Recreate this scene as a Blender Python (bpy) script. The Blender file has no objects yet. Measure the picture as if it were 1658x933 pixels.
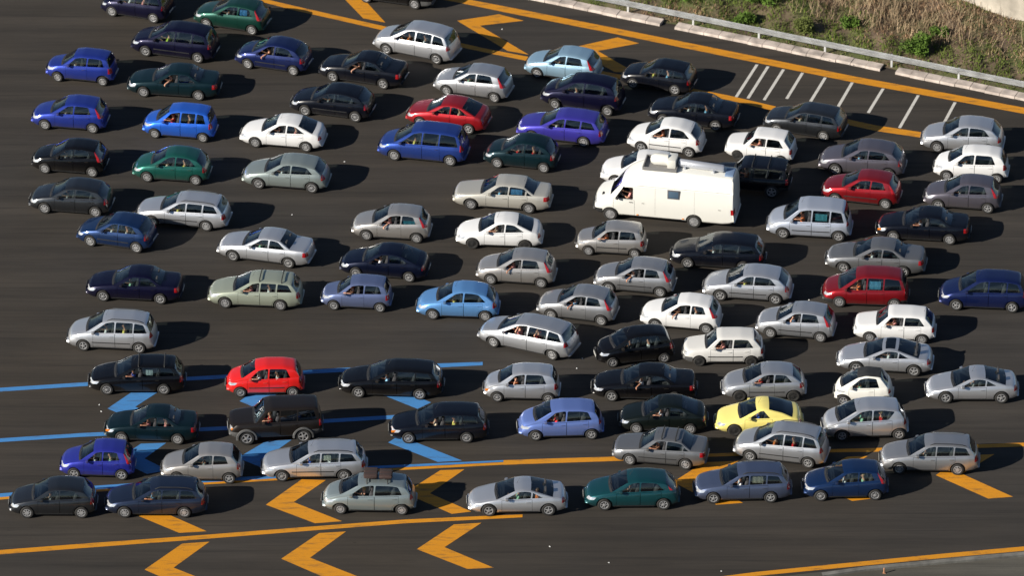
import bpy, bmesh, math, random
from mathutils import Vector, Matrix
R = math.radians
random.seed(7)
scene = bpy.context.scene
COL = scene.collection

# ------------------------------------------------------------------ camera
PW, PH = 1658.0, 933.0
FPX = 11600.0                      # focal length in photo pixels (long telephoto)
TH = R(30.0)                       # looking down by this much
DIST = FPX / 34.0
cam_pos = Vector((0, -DIST * math.cos(TH), DIST * math.sin(TH)))
fwd = Vector((0, math.cos(TH), -math.sin(TH)))
upv = Vector((0, math.sin(TH), math.cos(TH)))
cd = bpy.data.cameras.new('camera')
cam = bpy.data.objects.new('camera', cd)
COL.objects.link(cam)
cam.location = cam_pos
cam.rotation_euler = (R(90) - TH, 0, 0)
cd.sensor_width = 36
cd.lens = FPX / PW * 36
cd.clip_start = 1
cd.clip_end = 4000
cd.dof.use_dof = True
cd.dof.focus_distance = DIST - 12
cd.dof.aperture_fstop = 0.62
scene.camera = cam

def at(px, py, z=0.0):
    d = fwd * FPX + Vector((1, 0, 0)) * (px - PW / 2) + upv * (PH / 2 - py)
    t = (z - cam_pos.z) / d.z
    return cam_pos + d * t

# ------------------------------------------------------------------ light
sun_to = Vector((-0.80, -0.40, 0.425)).normalized()
SUN_EL = math.asin(sun_to.z)
w = bpy.data.worlds.new('World')
scene.world = w
w.use_nodes = True
nt = w.node_tree
sky = nt.nodes.new('ShaderNodeTexSky')
sky.sky_type = 'NISHITA'
sky.sun_disc = False
sky.sun_elevation = SUN_EL
sky.sun_rotation = math.atan2(sun_to.x, sun_to.y)
sky.altitude = 2500
sky.air_density = 1.0
sky.dust_density = 0.4
bg = nt.nodes['Background']
nt.links.new(sky.outputs[0], bg.inputs[0])
bg.inputs[1].default_value = 0.05
sd = bpy.data.lights.new('sun', 'SUN')
sd.energy = 5.0
sd.angle = R(0.5)
sd.color = (1.0, 0.93, 0.82)
so = bpy.data.objects.new('sun', sd)
COL.objects.link(so)
so.rotation_euler = (-sun_to).to_track_quat('-Z', 'Y').to_euler()
so.location = (0, 0, 60)
scene.view_settings.view_transform = 'Standard'
scene.view_settings.look = 'None'
scene.view_settings.gamma = 1
scene.view_settings.exposure = 0.5

# ------------------------------------------------------------------ helpers
def tag(o, label=None, cat=None, group=None, kind=None):
    if label: o['label'] = label
    if cat: o['category'] = cat
    if group: o['group'] = group
    if kind: o['kind'] = kind
    return o

def link(name, mesh, parent=None, loc=None, mats=None):
    o = bpy.data.objects.new(name, mesh)
    COL.objects.link(o)
    if parent: o.parent = parent
    if loc is not None: o.location = loc
    if mats:
        for i, m in enumerate(mats):
            if i < len(mesh.materials):
                o.material_slots[i].link = 'OBJECT'
                o.material_slots[i].material = m
    return o

def mesh_of(bm, name, nmat=1, smooth=True, angle=32):
    me = bpy.data.meshes.new(name)
    bm.to_mesh(me); bm.free()
    for _ in range(nmat): me.materials.append(None)
    if smooth:
        me.shade_smooth()
        me.set_sharp_from_angle(angle=R(angle))
    return me

def box(bm, x0, x1, y0, y1, z0, z1, mat=0, bev=0):
    g = bmesh.ops.create_cube(bm, size=1.0, matrix=Matrix.Translation(((x0+x1)/2, (y0+y1)/2, (z0+z1)/2)) @ Matrix.Diagonal((abs(x1-x0), abs(y1-y0), abs(z1-z0), 1)))
    fs = {f for v in g['verts'] for f in v.link_faces}
    for f in fs: f.material_index = mat
    if bev:
        es = list({e for v in g['verts'] for e in v.link_edges})
        bmesh.ops.bevel(bm, geom=es, offset=bev, segments=2, affect='EDGES', profile=0.6)

def tube(bm, pts, r, n=8, mat=0, caps=True):
    rings = []
    pts = [Vector(p) for p in pts]
    for i, p in enumerate(pts):
        d = (pts[min(i+1, len(pts)-1)] - pts[max(i-1, 0)]).normalized()
        a = d.orthogonal().normalized() if abs(d.z) > 0.9 else d.cross(Vector((0, 0, 1))).normalized()
        b = d.cross(a)
        rr = r[i] if isinstance(r, (list, tuple)) else r
        rings.append([bm.verts.new(p + (a*math.cos(2*math.pi*k/n) + b*math.sin(2*math.pi*k/n))*rr) for k in range(n)])
    for i in range(len(rings)-1):
        for k in range(n):
            f = bm.faces.new((rings[i][k], rings[i][(k+1) % n], rings[i+1][(k+1) % n], rings[i+1][k]))
            f.material_index = mat
    if caps:
        bm.faces.new(rings[0][::-1]).material_index = mat
        bm.faces.new(rings[-1]).material_index = mat

def lathe_y(bm, prof, cx=0, cz=0, n=28, mat=0):      # prof: (radius, y); axis along y
    rings = []
    for (rr, y) in prof:
        rings.append([bm.verts.new((cx + rr*math.cos(2*math.pi*k/n), y, cz + rr*math.sin(2*math.pi*k/n))) for k in range(n)])
    for i in range(len(rings)-1):
        for k in range(n):
            f = bm.faces.new((rings[i][k], rings[i][(k+1) % n], rings[i+1][(k+1) % n], rings[i+1][k]))
            f.material_index = mat
    return rings

# ------------------------------------------------------------------ materials
def principled(name, col, rough=0.5, metal=0.0, coat=0.0, spec=0.5):
    m = bpy.data.materials.new(name)
    m.use_nodes = True
    b = m.node_tree.nodes['Principled BSDF']
    b.inputs['Base Color'].default_value = (*col, 1)
    b.inputs['Roughness'].default_value = rough
    b.inputs['Metallic'].default_value = metal
    b.inputs['Coat Weight'].default_value = coat
    b.inputs['Coat Roughness'].default_value = 0.06
    b.inputs['Specular IOR Level'].default_value = spec
    return m

def nnode(m, t, **kw):
    n = m.node_tree.nodes.new(t)
    for k, v in kw.items(): setattr(n, k, v)
    return n

def add_noise_tint(m, col, amount=0.25, scale=3.0, vec='Object', rough=None, stretch=(1, 1, 1)):
    """break a flat colour up with soft blotches and fine grain (real dirt and grain, not light)"""
    t = m.node_tree; L = t.links
    tc = nnode(m, 'ShaderNodeTexCoord'); mp = nnode(m, 'ShaderNodeMapping')
    mp.inputs['Scale'].default_value = stretch
    L.new(tc.outputs[vec], mp.inputs['Vector'])
    n1 = nnode(m, 'ShaderNodeTexNoise'); n1.inputs['Scale'].default_value = scale; n1.inputs['Detail'].default_value = 6
    L.new(mp.outputs[0], n1.inputs['Vector'])
    mr = nnode(m, 'ShaderNodeMapRange')
    mr.inputs['From Min'].default_value = 0.3; mr.inputs['From Max'].default_value = 0.7
    mr.inputs['To Min'].default_value = 1 - amount; mr.inputs['To Max'].default_value = 1 + amount
    L.new(n1.outputs[0], mr.inputs['Value'])
    mx = nnode(m, 'ShaderNodeVectorMath', operation='SCALE')
    mx.inputs[0].default_value = col
    L.new(mr.outputs[0], mx.inputs['Scale'])
    L.new(mx.outputs[0], t.nodes['Principled BSDF'].inputs['Base Color'])
    if rough:
        m2 = nnode(m, 'ShaderNodeMapRange')
        m2.inputs['To Min'].default_value = rough[0]; m2.inputs['To Max'].default_value = rough[1]
        L.new(n1.outputs[0], m2.inputs['Value'])
        L.new(m2.outputs[0], t.nodes['Principled BSDF'].inputs['Roughness'])
    return m

_paint = {}
def paint(col, metal=0.5, rough=0.38, dirt=0.0):
    dk = .35 if max(col) < .12 else 1.0
    key = (tuple(col), metal, rough, dirt)
    if key in _paint: return _paint[key]
    m = principled('car_paint', col, rough, metal, .45 if max(col) < .05 else 1.0, .3 if max(col) < .05 else .5)
    b = m.node_tree.nodes['Principled BSDF']
    L = m.node_tree.links
    # road dust: a thin dull film low on the body and in soft blotches on the panels
    tc = nnode(m, 'ShaderNodeTexCoord'); sx = nnode(m, 'ShaderNodeSeparateXYZ')
    L.new(tc.outputs['Object'], sx.inputs[0])
    n1 = nnode(m, 'ShaderNodeTexNoise'); n1.inputs['Scale'].default_value = 2.2; n1.inputs['Detail'].default_value = 5
    L.new(tc.outputs['Object'], n1.inputs['Vector'])
    mr = nnode(m, 'ShaderNodeMapRange')
    mr.inputs['From Min'].default_value = 0.55; mr.inputs['From Max'].default_value = 0.2
    mr.inputs['To Min'].default_value = 0.0; mr.inputs['To Max'].default_value = 0.5 * dk
    L.new(sx.outputs['Z'], mr.inputs['Value'])
    mu = nnode(m, 'ShaderNodeMath', operation='MULTIPLY'); L.new(mr.outputs[0], mu.inputs[0]); L.new(n1.outputs[0], mu.inputs[1])
    ad = nnode(m, 'ShaderNodeMath', operation='MULTIPLY_ADD')
    L.new(n1.outputs[0], ad.inputs[0]); ad.inputs[1].default_value = (0.05 + dirt) * dk * dk; L.new(mu.outputs[0], ad.inputs[2])
    mx = nnode(m, 'ShaderNodeMix', data_type='RGBA')
    L.new(ad.outputs[0], mx.inputs['Factor'])
    mx.inputs['A'].default_value = (*col, 1); mx.inputs['B'].default_value = (0.17, 0.145, 0.115, 1)
    L.new(mx.outputs['Result'], b.inputs['Base Color'])
    mc = nnode(m, 'ShaderNodeMapRange'); mc.inputs['To Min'].default_value = 0.04; mc.inputs['To Max'].default_value = 0.14
    L.new(n1.outputs[0], mc.inputs['Value']); L.new(mc.outputs[0], b.inputs['Coat Roughness'])
    _paint[key] = m
    return m

def glass_mat(name, tint, f0=0.02):
    m = bpy.data.materials.new(name); m.use_nodes = True
    t = m.node_tree; t.nodes.clear()
    out = t.nodes.new('ShaderNodeOutputMaterial')
    tr = t.nodes.new('ShaderNodeBsdfTransparent'); tr.inputs[0].default_value = (*tint, 1)
    gl = t.nodes.new('ShaderNodeBsdfGlossy'); gl.inputs['Roughness'].default_value = 0.04
    gl.inputs[0].default_value = (0.9, 0.95, 1.0, 1)
    lw = t.nodes.new('ShaderNodeLayerWeight'); lw.inputs[0].default_value = 0.5
    pw = t.nodes.new('ShaderNodeMath'); pw.operation = 'POWER'; pw.inputs[1].default_value = 4.5
    t.links.new(lw.outputs['Facing'], pw.inputs[0])
    mu = t.nodes.new('ShaderNodeMath'); mu.operation = 'MULTIPLY_ADD'; mu.use_clamp = True
    mu.inputs[1].default_value = 0.9; mu.inputs[2].default_value = 0.05 + f0
    mx = t.nodes.new('ShaderNodeMixShader')
    t.links.new(pw.outputs[0], mu.inputs[0]); t.links.new(mu.outputs[0], mx.inputs[0])
    t.links.new(tr.outputs[0], mx.inputs[1]); t.links.new(gl.outputs[0], mx.inputs[2])
    t.links.new(mx.outputs[0], out.inputs[0])
    return m

M = {}
M['glass'] = glass_mat('window_glass', (0.66, 0.73, 0.72))
M['screen_glass'] = glass_mat('screen_glass', (0.52, 0.60, 0.64), 0.05)
M['dark_glass'] = glass_mat('dark_glass', (0.05, 0.06, 0.07), 0.05)
M['rubber'] = add_noise_tint(principled('tyre_rubber', (0.022, 0.021, 0.020), 0.85), (0.022, 0.021, 0.020), 0.35, 9)
M['alloy'] = add_noise_tint(principled('wheel_alloy', (0.34, 0.34, 0.345), 0.35, 0.25), (0.34, 0.34, 0.345), 0.25, 8)
M['steel'] = add_noise_tint(principled('black_steel_wheel', (0.03, 0.03, 0.03), 0.6, 0.3), (0.03, 0.03, 0.03), 0.3, 8)
M['brake'] = principled('brake_disc_dark', (0.02, 0.019, 0.018), 0.7, 0.4)
M['plastic'] = add_noise_tint(principled('black_plastic', (0.025, 0.025, 0.026), 0.6), (0.025, 0.025, 0.026), 0.3, 5)
M['greyplastic'] = add_noise_tint(principled('grey_plastic', (0.10, 0.10, 0.10), 0.6), (0.10, 0.10, 0.10), 0.25, 5)
M['cabin'] = principled('cabin_lining', (0.035, 0.035, 0.038), 0.85)
M['seat'] = add_noise_tint(principled('seat_cloth', (0.05, 0.05, 0.055), 0.9), (0.05, 0.05, 0.055), 0.3, 20)
M['seatlight'] = add_noise_tint(principled('pale_seat_cloth', (0.22, 0.20, 0.17), 0.9), (0.22, 0.20, 0.17), 0.2, 20)
M['lamp'] = principled('headlight_lens', (0.75, 0.77, 0.8), 0.12, 0.55, 1.0)
M['amber'] = principled('amber_lens', (0.85, 0.25, 0.02), 0.2, 0, 1.0)
M['tail'] = principled('tail_light_lens', (0.38, 0.008, 0.010), 0.18, 0, 1.0)
M['plate'] = principled('plate_white', (0.5, 0.5, 0.48), 0.4)
M['chrome'] = principled('chrome', (0.7, 0.7, 0.72), 0.18, 1.0)
# ------------------------------------------------------------------ car shell generator
# car local frame: nose at x=0, tail at x=L, the side towards the camera is y<0
def lerp_pts(pts, x):
    if x <= pts[0][0]: return pts[0][1]
    for (a, b), (c, d) in zip(pts, pts[1:]):
        if x <= c: return b + (d - b) * (x - a) / max(c - a, 1e-6)
    return pts[-1][1]

def smooth_fn(pts, k):
    def f(x):
        if k <= 0: return lerp_pts(pts, x)
        x0, x1 = pts[0][0], pts[-1][0]
        kk = min(k, max(x - x0, 0.0), max(x1 - x, 0.0))
        if kk < 0.004: return lerp_pts(pts, x)
        return sum(lerp_pts(pts, x + kk * t) * wt for t, wt in ((-1, .1), (-.6, .2), (0, .4), (.6, .2), (1, .1)))
    return f

def inside(poly, x, z):
    c = False
    n = len(poly)
    for i in range(n):
        x1, z1 = poly[i]; x2, z2 = poly[(i+1) % n]
        if (z1 > z) != (z2 > z) and x < (x2-x1)*(z-z1)/(z2-z1)+x1: c = not c
    return c

def shrink(poly, d):
    cx = sum(p[0] for p in poly)/len(poly); cz = sum(p[1] for p in poly)/len(poly)
    A = sum(poly[i][0]*poly[(i+1) % len(poly)][1]-poly[(i+1) % len(poly)][0]*poly[i][1] for i in range(len(poly)))
    s = 1 if A > 0 else -1
    out = []
    n = len(poly)
    for i in range(n):
        p0 = Vector(poly[i-1]); p1 = Vector(poly[i]); p2 = Vector(poly[(i+1) % n])
        e1 = (p1-p0).normalized(); e2 = (p2-p1).normalized()
        n1 = Vector((-e1.y, e1.x))*s; n2 = Vector((-e2.y, e2.x))*s
        b = (n1+n2)
        k = max(0.4, b.length_squared/2)
        out.append(tuple(p1 + b/k*d))
    return out

def chamfer(poly, c):
    out = []
    n = len(poly)
    for i in range(n):
        p0 = Vector(poly[i-1]); p1 = Vector(poly[i]); p2 = Vector(poly[(i+1) % n])
        a = (p0-p1); b = (p2-p1)
        ca = min(c, a.length*.45); cb = min(c, b.length*.45)
        if a.normalized().dot(b.normalized()) < -0.93: out.append(tuple(p1)); continue
        A = p1 + a.normalized()*ca; B = p1 + b.normalized()*cb
        out += [tuple(A), tuple((A+B+p1)/3), tuple(B)]
    return out

TG_SIDE, TG_GREEN, TG_TOP, TG_CAP = 1, 2, 3, 4

class Shell:
    def __init__(s, T):
        s.T = T
        L, W = T['L'], T['W']/2
        k = T.get('k', .07)
        s.top = smooth_fn(T['top'], k)
        s.belt = smooth_fn(T['belt'], .1)
        g = T.get('ground', .17)
        s.bot = smooth_fn(T.get('bottom', [(0, g+.10), (.25, g+.02), (.6, g), (L-.6, g+.01), (L-.25, g+.06), (L, g+.16)]), .05)
        s.L, s.W = L, W
        s.tum = T.get('tumble', .30)
        fb = T.get('fbow', .20); rb = T.get('rbow', .10)
        c, h, rh, rbx = T['glass']
        s.bow = smooth_fn([(0, fb), (.35, fb*.75), (c, fb*.55), (h, fb*.4), (h+.6, 0), (rh-.6, 0), (rh, -rb*.5), (rbx, -rb*.8), (L, -rb)], .1)
        s.plan = smooth_fn(T.get('plan', [(0, .80), (.12, .89), (.4, .955), (.9, .99), (1.5, 1), (L-1.3, 1), (L-.5, .97), (L-.12, .91), (L, .84)]), .08)

    def bw(s, x): return min(s.belt(x), s.T.get('belt_cap', 9))

    def section(s, x):
        W = s.W * s.plan(x)
        zt, zl = s.top(x), s.bot(x)
        cr = .055
        zs = min(s.belt(x), zt - cr)
        zs = max(zs, zl + .05)
        g = max(0.0, zt - zs - cr)
        e = zt - zs - g          # crown height
        h = zs - zl
        yb = .895*W
        yr = yb - s.tum*g
        q = min(1, g/.15)
        P = [(.80*W, zl), (.88*W, zl+.012), (.94*W, zl+min(.09, h*.2)), (.985*W, zl+.34*h), (W, zl+.52*h),
             (.983*W, zl+.74*h), (.948*W, zs-min(.05, h*.12)), (.907*W, zs-.004),
             (yb-.004, zs+.014*q+.012), (yb-.25*s.tum*g*.85, zs+.3*g+.012), (yb-.62*s.tum*g, zs+.65*g+.012),
             (yr, zs+g*.95+.012), (yr-.045-.02*q, zs+g+.45*e), (yr*.80-.02, zs+g+.78*e), (yr*.42, zs+g+.95*e), (0, zs+g+e)]
        return P

    def side_y(s, x, z):
        """half width of the body side at x, z (undoing the plan bow)"""
        xx = x - s.bow(x)
        P = s.section(min(max(xx, 0), s.L))
        for a, b in zip(P[1:], P[2:12]):
            if a[1] <= z <= b[1]:
                return a[0] + (b[0]-a[0])*(z-a[1])/max(b[1]-a[1], 1e-6)
        return P[7][0]

    def rail(s, x):
        """height of the roof rail at the body side at x"""
        P = s.section(min(max(x - s.bow(x), 0), s.L))
        return P[11][1], P[8][1]

    def stations(s):
        T = s.T
        c, h, rh, rb = T['glass']
        keys = sorted({0, s.L, c, h, rh, rb, c-.09, .22})
        xs = [0]
        # fine walk along the arc of the roof line
        x = 0; last = (0, s.top(0))
        step = .004
        while x < s.L:
            x += step
            p = (min(x, s.L), s.top(min(x, s.L)))
            d = math.hypot(p[0]-last[0], p[1]-last[1])
            hit = [q for q in keys if last[0] < q <= p[0]+1e-9 and q - xs[-1] > 1e-4]
            if hit:
                for q in hit:
                    if q - xs[-1] < .012 and len(xs) > 1 and xs[-1] not in keys: xs.pop()
                    xs.append(q)
                last = (xs[-1], s.top(xs[-1]))
            elif d > .075:
                xs.append(p[0]); last = p
        if s.L - xs[-1] > 1e-4: xs.append(s.L)
        return xs

    def build(s):
        T = s.T
        bm = bmesh.new()
        tagl = bm.faces.layers.int.new('tag'); uxl = bm.faces.layers.int.new('ux'); vl = bm.faces.layers.int.new('vv')
        xs = s.stations()
        rows = []
        for x in xs:
            P = s.section(x); bw = s.bow(x); W = s.W
            pts = [(-y, z, i) for i, (y, z) in enumerate(P)] + [(y, z, i) for i, (y, z) in list(enumerate(P))[-2::-1]]
            rows.append([bm.verts.new((x + bw*(y/W)**2 * (1 if abs(y) > 0 else 0), y, z)) for (y, z, i) in pts])
        n = len(rows[0]); half = 15
        for i in range(len(rows)-1):
            for k in range(n-1):
                v = k if k < half else n-2-k
                try: f = bm.faces.new((rows[i][k], rows[i+1][k], rows[i+1][k+1], rows[i][k+1]))
                except ValueError: continue
                f[tagl] = TG_SIDE if v < 8 else (TG_GREEN if v < 12 else TG_TOP)
                f[uxl] = int((xs[i]+xs[i+1])*500); f[vl] = v
        # rounded front and rear faces
        for row, sgn in ((rows[0], -1), (rows[-1], 1)):
            cz = sum(v.co.z for v in row)/n
            inner = []
            x0 = row[half].co.x
            for v in row:
                inner.append(bm.verts.new((v.co.x*.4 + x0*.6 + sgn*.03, v.co.y*.93, cz+(v.co.z-cz)*.86)))
            for k in range(n-1):
                a = (row[k], row[k+1], inner[k+1], inner[k])
                f = bm.faces.new(a if sgn < 0 else a[::-1]); f[tagl] = TG_CAP; f[uxl] = 0 if sgn < 0 else int(s.L*1000)
            f = bm.faces.new((row[n-1], row[0], inner[0], inner[n-1]) if sgn < 0 else (row[0], row[n-1], inner[n-1], inner[0])); f[tagl] = TG_CAP; f[uxl] = 0 if sgn < 0 else int(s.L*1000)
            # strips across the face
            for k in range(half):
                j = n-1-k
                if k+1 > j-1: break
                vs = (inner[k], inner[k+1], inner[j-1], inner[j]) if k+1 != j-1 else (inner[k], inner[k+1], inner[j])
                f = bm.faces.new(vs if sgn < 0 else vs[::-1]); f[tagl] = TG_CAP; f[uxl] = 0 if sgn < 0 else int(s.L*1000)
        bmesh.ops.remove_doubles(bm, verts=bm.verts, dist=.0008)
        bmesh.ops.recalc_face_normals(bm, faces=bm.faces)
        s.bm, s.tagl, s.uxl, s.vl = bm, tagl, uxl, vl
        s.pl = bm.faces.layers.int.new('part')
        return s

    def cut(s, poly, cond):
        bm = s.bm
        x0 = min(p[0] for p in poly)-.01; x1 = max(p[0] for p in poly)+.01
        z0 = min(p[1] for p in poly)-.01; z1 = max(p[1] for p in poly)+.01
        n = len(poly)
        for i in range(n):
            a, b = poly[i], poly[(i+1) % n]
            dx, dz = b[0]-a[0], b[1]-a[1]
            if math.hypot(dx, dz) < 1e-5: continue
            fs = []
            ax0, ax1 = min(a[0], b[0])-.002, max(a[0], b[0])+.002
            az0, az1 = min(a[1], b[1])-.002, max(a[1], b[1])+.002
            for f in bm.faces:
                if not cond(f): continue
                xs = [v.co.x for v in f.verts]; zs = [v.co.z for v in f.verts]
                if max(xs) < ax0 or min(xs) > ax1 or max(zs) < az0 or min(zs) > az1: continue
                fs.append(f)
            if not fs: continue
            geom = list(fs) + list({e for f in fs for e in f.edges}) + list({v for f in fs for v in f.verts})
            bmesh.ops.bisect_plane(bm, geom=geom, dist=1e-5, plane_co=(a[0], 0, a[1]), plane_no=Vector((dz, 0, -dx)).normalized())

    def assign(s, poly, cond, pid, side=True):
        for f in s.bm.faces:
            c = f.calc_center_median()
            if cond(f) and inside(poly, c.x, c.z):
                f[s.pl] = pid + (1 if (side and c.y > 0) else 0)

def dlo_polys(S):
    """outlines of the side windows, from the daylight opening and its pillars"""
    T = S.T
    xa0, xa1, xc1, xc0 = T['dlo']
    inset = T.get('win_top', .022)
    def zb(x): return S.bw(x) + T.get('win_bot', .014)
    def zt(x): return min(S.rail(x)[0] - inset, T.get('win_ztop', 9))
    edges = []
    ps = [(xa0, xa1)] + [(p, p + T.get('pslant', .04)) for p in T['pillars']] + [(xc0, xc1)]
    pw = T.get('pillar_w', .062)
    polys = []
    for i in range(len(ps)-1):
        lb, lt = ps[i]; rb_, rt = ps[i+1]
        if i > 0: lb += pw/2; lt += pw/2
        if i < len(ps)-2: rb_ -= pw/2; rt -= pw/2
        bot = [(lb, zb(lb)), (rb_, zb(rb_))]
        nseg = 4
        tp = [(rt + (lt-rt)*j/nseg, 0) for j in range(nseg+1)]
        tp = [(x, zt(x)) for x, _ in tp]
        if i == 0:      # slanted first edge: stay below the windscreen pillar
            tp[-1] = (tp[-1][0], min(tp[-1][1], zt(tp[-1][0]-.0)))
        polys.append(chamfer(bot + tp, .045))
    return polys

def split_parts(S):
    """cuts the openings and panels; returns {name_key: bmesh}"""
    T = S.T; bm = S.bm; L = S.L
    pl, tg, ux = S.pl, S.tagl, S.uxl
    c, h, rh, rb = T['glass']
    info = {}
    # wheel arches
    r = T['r']
    for wx in (T['fo'], T['fo']+T['wb']):
        ar = r + .055
        poly = [(wx + ar*math.cos(2*math.pi*k/22), r+.01 + ar*math.sin(2*math.pi*k/22)) for k in range(22)]
        cond = lambda f: f[tg] == TG_SIDE
        S.cut(poly, cond)
        dead = [f for f in bm.faces if f[tg] == TG_SIDE and (lambda cc: math.hypot(cc.x-wx, cc.z-r-.01) < ar*.992)(f.calc_center_median())]
        bmesh.ops.delete(bm, geom=dead, context='FACES')
        rim = [e for e in bm.edges if e.is_boundary and all(abs(math.hypot(v.co.x-wx, v.co.z-r-.01)-ar) < .02 for v in e.verts) and min(v.co.z for v in e.verts) > r*.5]
        ret = bmesh.ops.extrude_edge_only(bm, edges=rim)
        for v in [g for g in ret['geom'] if isinstance(g, bmesh.types.BMVert)]:
            v.co.y -= math.copysign(.10, v.co.y)
        for f in [g for g in ret['geom'] if isinstance(g, bmesh.types.BMFace)]: f[tg] = 9
    # side windows
    green = (lambda f: f[tg] == TG_GREEN and abs(f.normal.y) > .35) if T.get('belt_cap') is None else (lambda f: f[tg] in (TG_GREEN, TG_SIDE) and abs(f.normal.y) > .35)
    bm.normal_update()
    wins = dlo_polys(S)
    for i, poly in enumerate(wins):
        S.cut(poly, green)
        bm.normal_update()
        S.assign(poly, green, 100+10*i)
    # screens
    for f in bm.faces:
        x = f[ux]/1000
        if f[tg] == TG_TOP:
            if c < x < h: f[pl] = 20
            elif rh < x < rb: f[pl] = 21
            elif c-.09 < x < c: f[pl] = 22
            elif .22 < x < c-.09 and f[S.vl] >= 13: f[pl] = 23
    if T.get('dark_roof'):
        for f in bm.faces:
            if f[tg] == TG_TOP and h < f[ux]/1000 < rh: f[pl] = 24
    if 'sunroof' in T:
        a, b = T['sunroof']
        for f in bm.faces:
            if f[tg] == TG_TOP and a < f[ux]/1000 < b and f[S.vl] >= 13: f[pl] = 24
    # doors
    dl = []
    for i, (a, b) in enumerate(T['doors']):
        last = (i == len(T['doors'])-1)
        zb_a, zb_b = S.bw(a)-.015, S.bw(b)-.015
        z0 = T.get('ground', .17)+.09
        wx = T['fo']+T['wb']; ar = r+.10
        poly = [(a, z0), (b, z0), (b, zb_b), (a, zb_a)]
        if b > wx-ar:
            ang = []
            lowx = wx-ar-.0
            poly = [(a, z0), (lowx, z0)]
            for q in (180, 165, 150, 135, 120, 105):
                px, pz = wx+ar*math.cos(R(q)), r+ar*math.sin(R(q))
                if px < b-.02: poly.append((px, pz))
            poly += [(b, poly[-1][1]+.03), (b, zb_b), (a, zb_a)]
        side = lambda f: f[tg] == TG_SIDE
        inn = shrink(poly, .011)
        S.cut(poly, side); S.cut(inn, side)
        S.assign(poly, side, 900); S.assign(inn, side, 40+10*i)
        dl.append((a, b))
    bmesh.ops.delete(bm, geom=[f for f in bm.faces if f[pl] in (900, 901)], context='FACES')
    # lamps
    free = lambda f: f[pl] == 0 and f[tg] in (TG_SIDE, TG_GREEN, TG_CAP, TG_TOP)
    hl = T['headlight']; tl = T['taillight']
    for poly, pid, ymin in ((hl, 60, .48), (tl, 70, .62)):
        cond = lambda f: free(f) and abs(f.calc_center_median().y) > ymin*S.W
        S.cut(poly, cond); S.assign(poly, cond, pid)
    # bumpers
    zbp = T.get('bumper_z', .50)
    bl = T['fo'] - r - .03
    for poly, pid in (([(-.2, 0), (bl, 0), (bl, zbp), (-.2, zbp)], 80), ([(T['fo']+T['wb']+r+.03, 0), (L+.2, 0), (L+.2, zbp+.02), (T['fo']+T['wb']+r+.03, zbp+.02)], 81)):
        S.cut(poly, free); S.assign(poly, free, pid, side=False)
    ids = sorted({f[pl] for f in bm.faces})
    out = {}
    for i in ids:
        b2 = bm.copy()
        l2 = b2.faces.layers.int['part']
        bmesh.ops.delete(b2, geom=[f for f in b2.faces if f[l2] != i], context='FACES')
        out[i] = b2
    bm.free()
    return out, wins, dl

# ------------------------------------------------------------------ the body types (metres)
def TL(x0, x1, z0, z1): return [(x0, z0), (x1, z0), (x1, z1), (x0, z1)]
TYPES = {}
def T_(name, **k):
    L = k['L']
    k.setdefault('headlight', [(-.1, k['top'][1][1]-.14), (.40, k['top'][1][1]-.06), (.50, k['top'][1][1]+.05), (.1, k['top'][1][1]+.02), (-.1, k['top'][1][1]-.03)])
    k.setdefault('taillight', TL(L-.24, L+.1, .66, .90))
    TYPES[name] = k

T_('hatch5', L=3.85, W=1.66, fo=.76, wb=2.46, r=.29, glass=(1.05, 1.75, 3.38, 3.68),
   top=[(0, .48), (.04, .66), (.15, .75), (.5, .86), (1.05, .985), (1.75, 1.40), (2.2, 1.475), (2.8, 1.465), (3.38, 1.385), (3.68, 1.0), (3.77, .92), (3.82, .70), (3.85, .42)],
   belt=[(0, .6), (.5, .80), (1.1, .90), (2.2, .945), (3.3, 1.0), (3.85, 1.02)],
   dlo=(1.36, 1.92, 3.0, 3.14), pillars=[2.24], doors=[(1.28, 2.25), (2.25, 3.12)],
   taillight=[(3.52, .86), (3.74, .84), (3.62, 1.12), (3.42, 1.33), (3.33, 1.33)])
T_('hatch3', L=3.80, W=1.66, fo=.76, wb=2.43, r=.29, glass=(1.05, 1.75, 3.34, 3.63),
   top=[(0, .48), (.04, .66), (.15, .75), (.5, .86), (1.05, .985), (1.75, 1.40), (2.2, 1.475), (2.8, 1.46), (3.34, 1.375), (3.63, 1.0), (3.73, .92), (3.78, .70), (3.80, .42)],
   belt=[(0, .6), (.5, .80), (1.1, .90), (2.2, .945), (3.3, 1.0), (3.85, 1.02)],
   dlo=(1.36, 1.92, 3.02, 3.16), pillars=[2.42], doors=[(1.28, 2.45)],
   taillight=[(3.48, .86), (3.70, .84), (3.58, 1.12), (3.38, 1.33), (3.29, 1.33)])
T_('citybox', L=3.34, W=1.52, fo=.63, wb=2.2, r=.265, glass=(.82, 1.38, 3.02, 3.2), k=.05,
   top=[(0, .48), (.03, .68), (.12, .78), (.7, .91), (.82, .94), (1.38, 1.36), (1.8, 1.435), (2.6, 1.42), (3.02, 1.36), (3.2, .98), (3.27, .88), (3.31, .7), (3.34, .42)],
   belt=[(0, .6), (.5, .80), (1.1, .88), (2.2, .93), (3.34, .97)],
   dlo=(1.08, 1.50, 2.78, 2.90), pillars=[2.06], doors=[(1.02, 2.08)], taillight=TL(3.1, 3.5, .66, .92))
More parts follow.
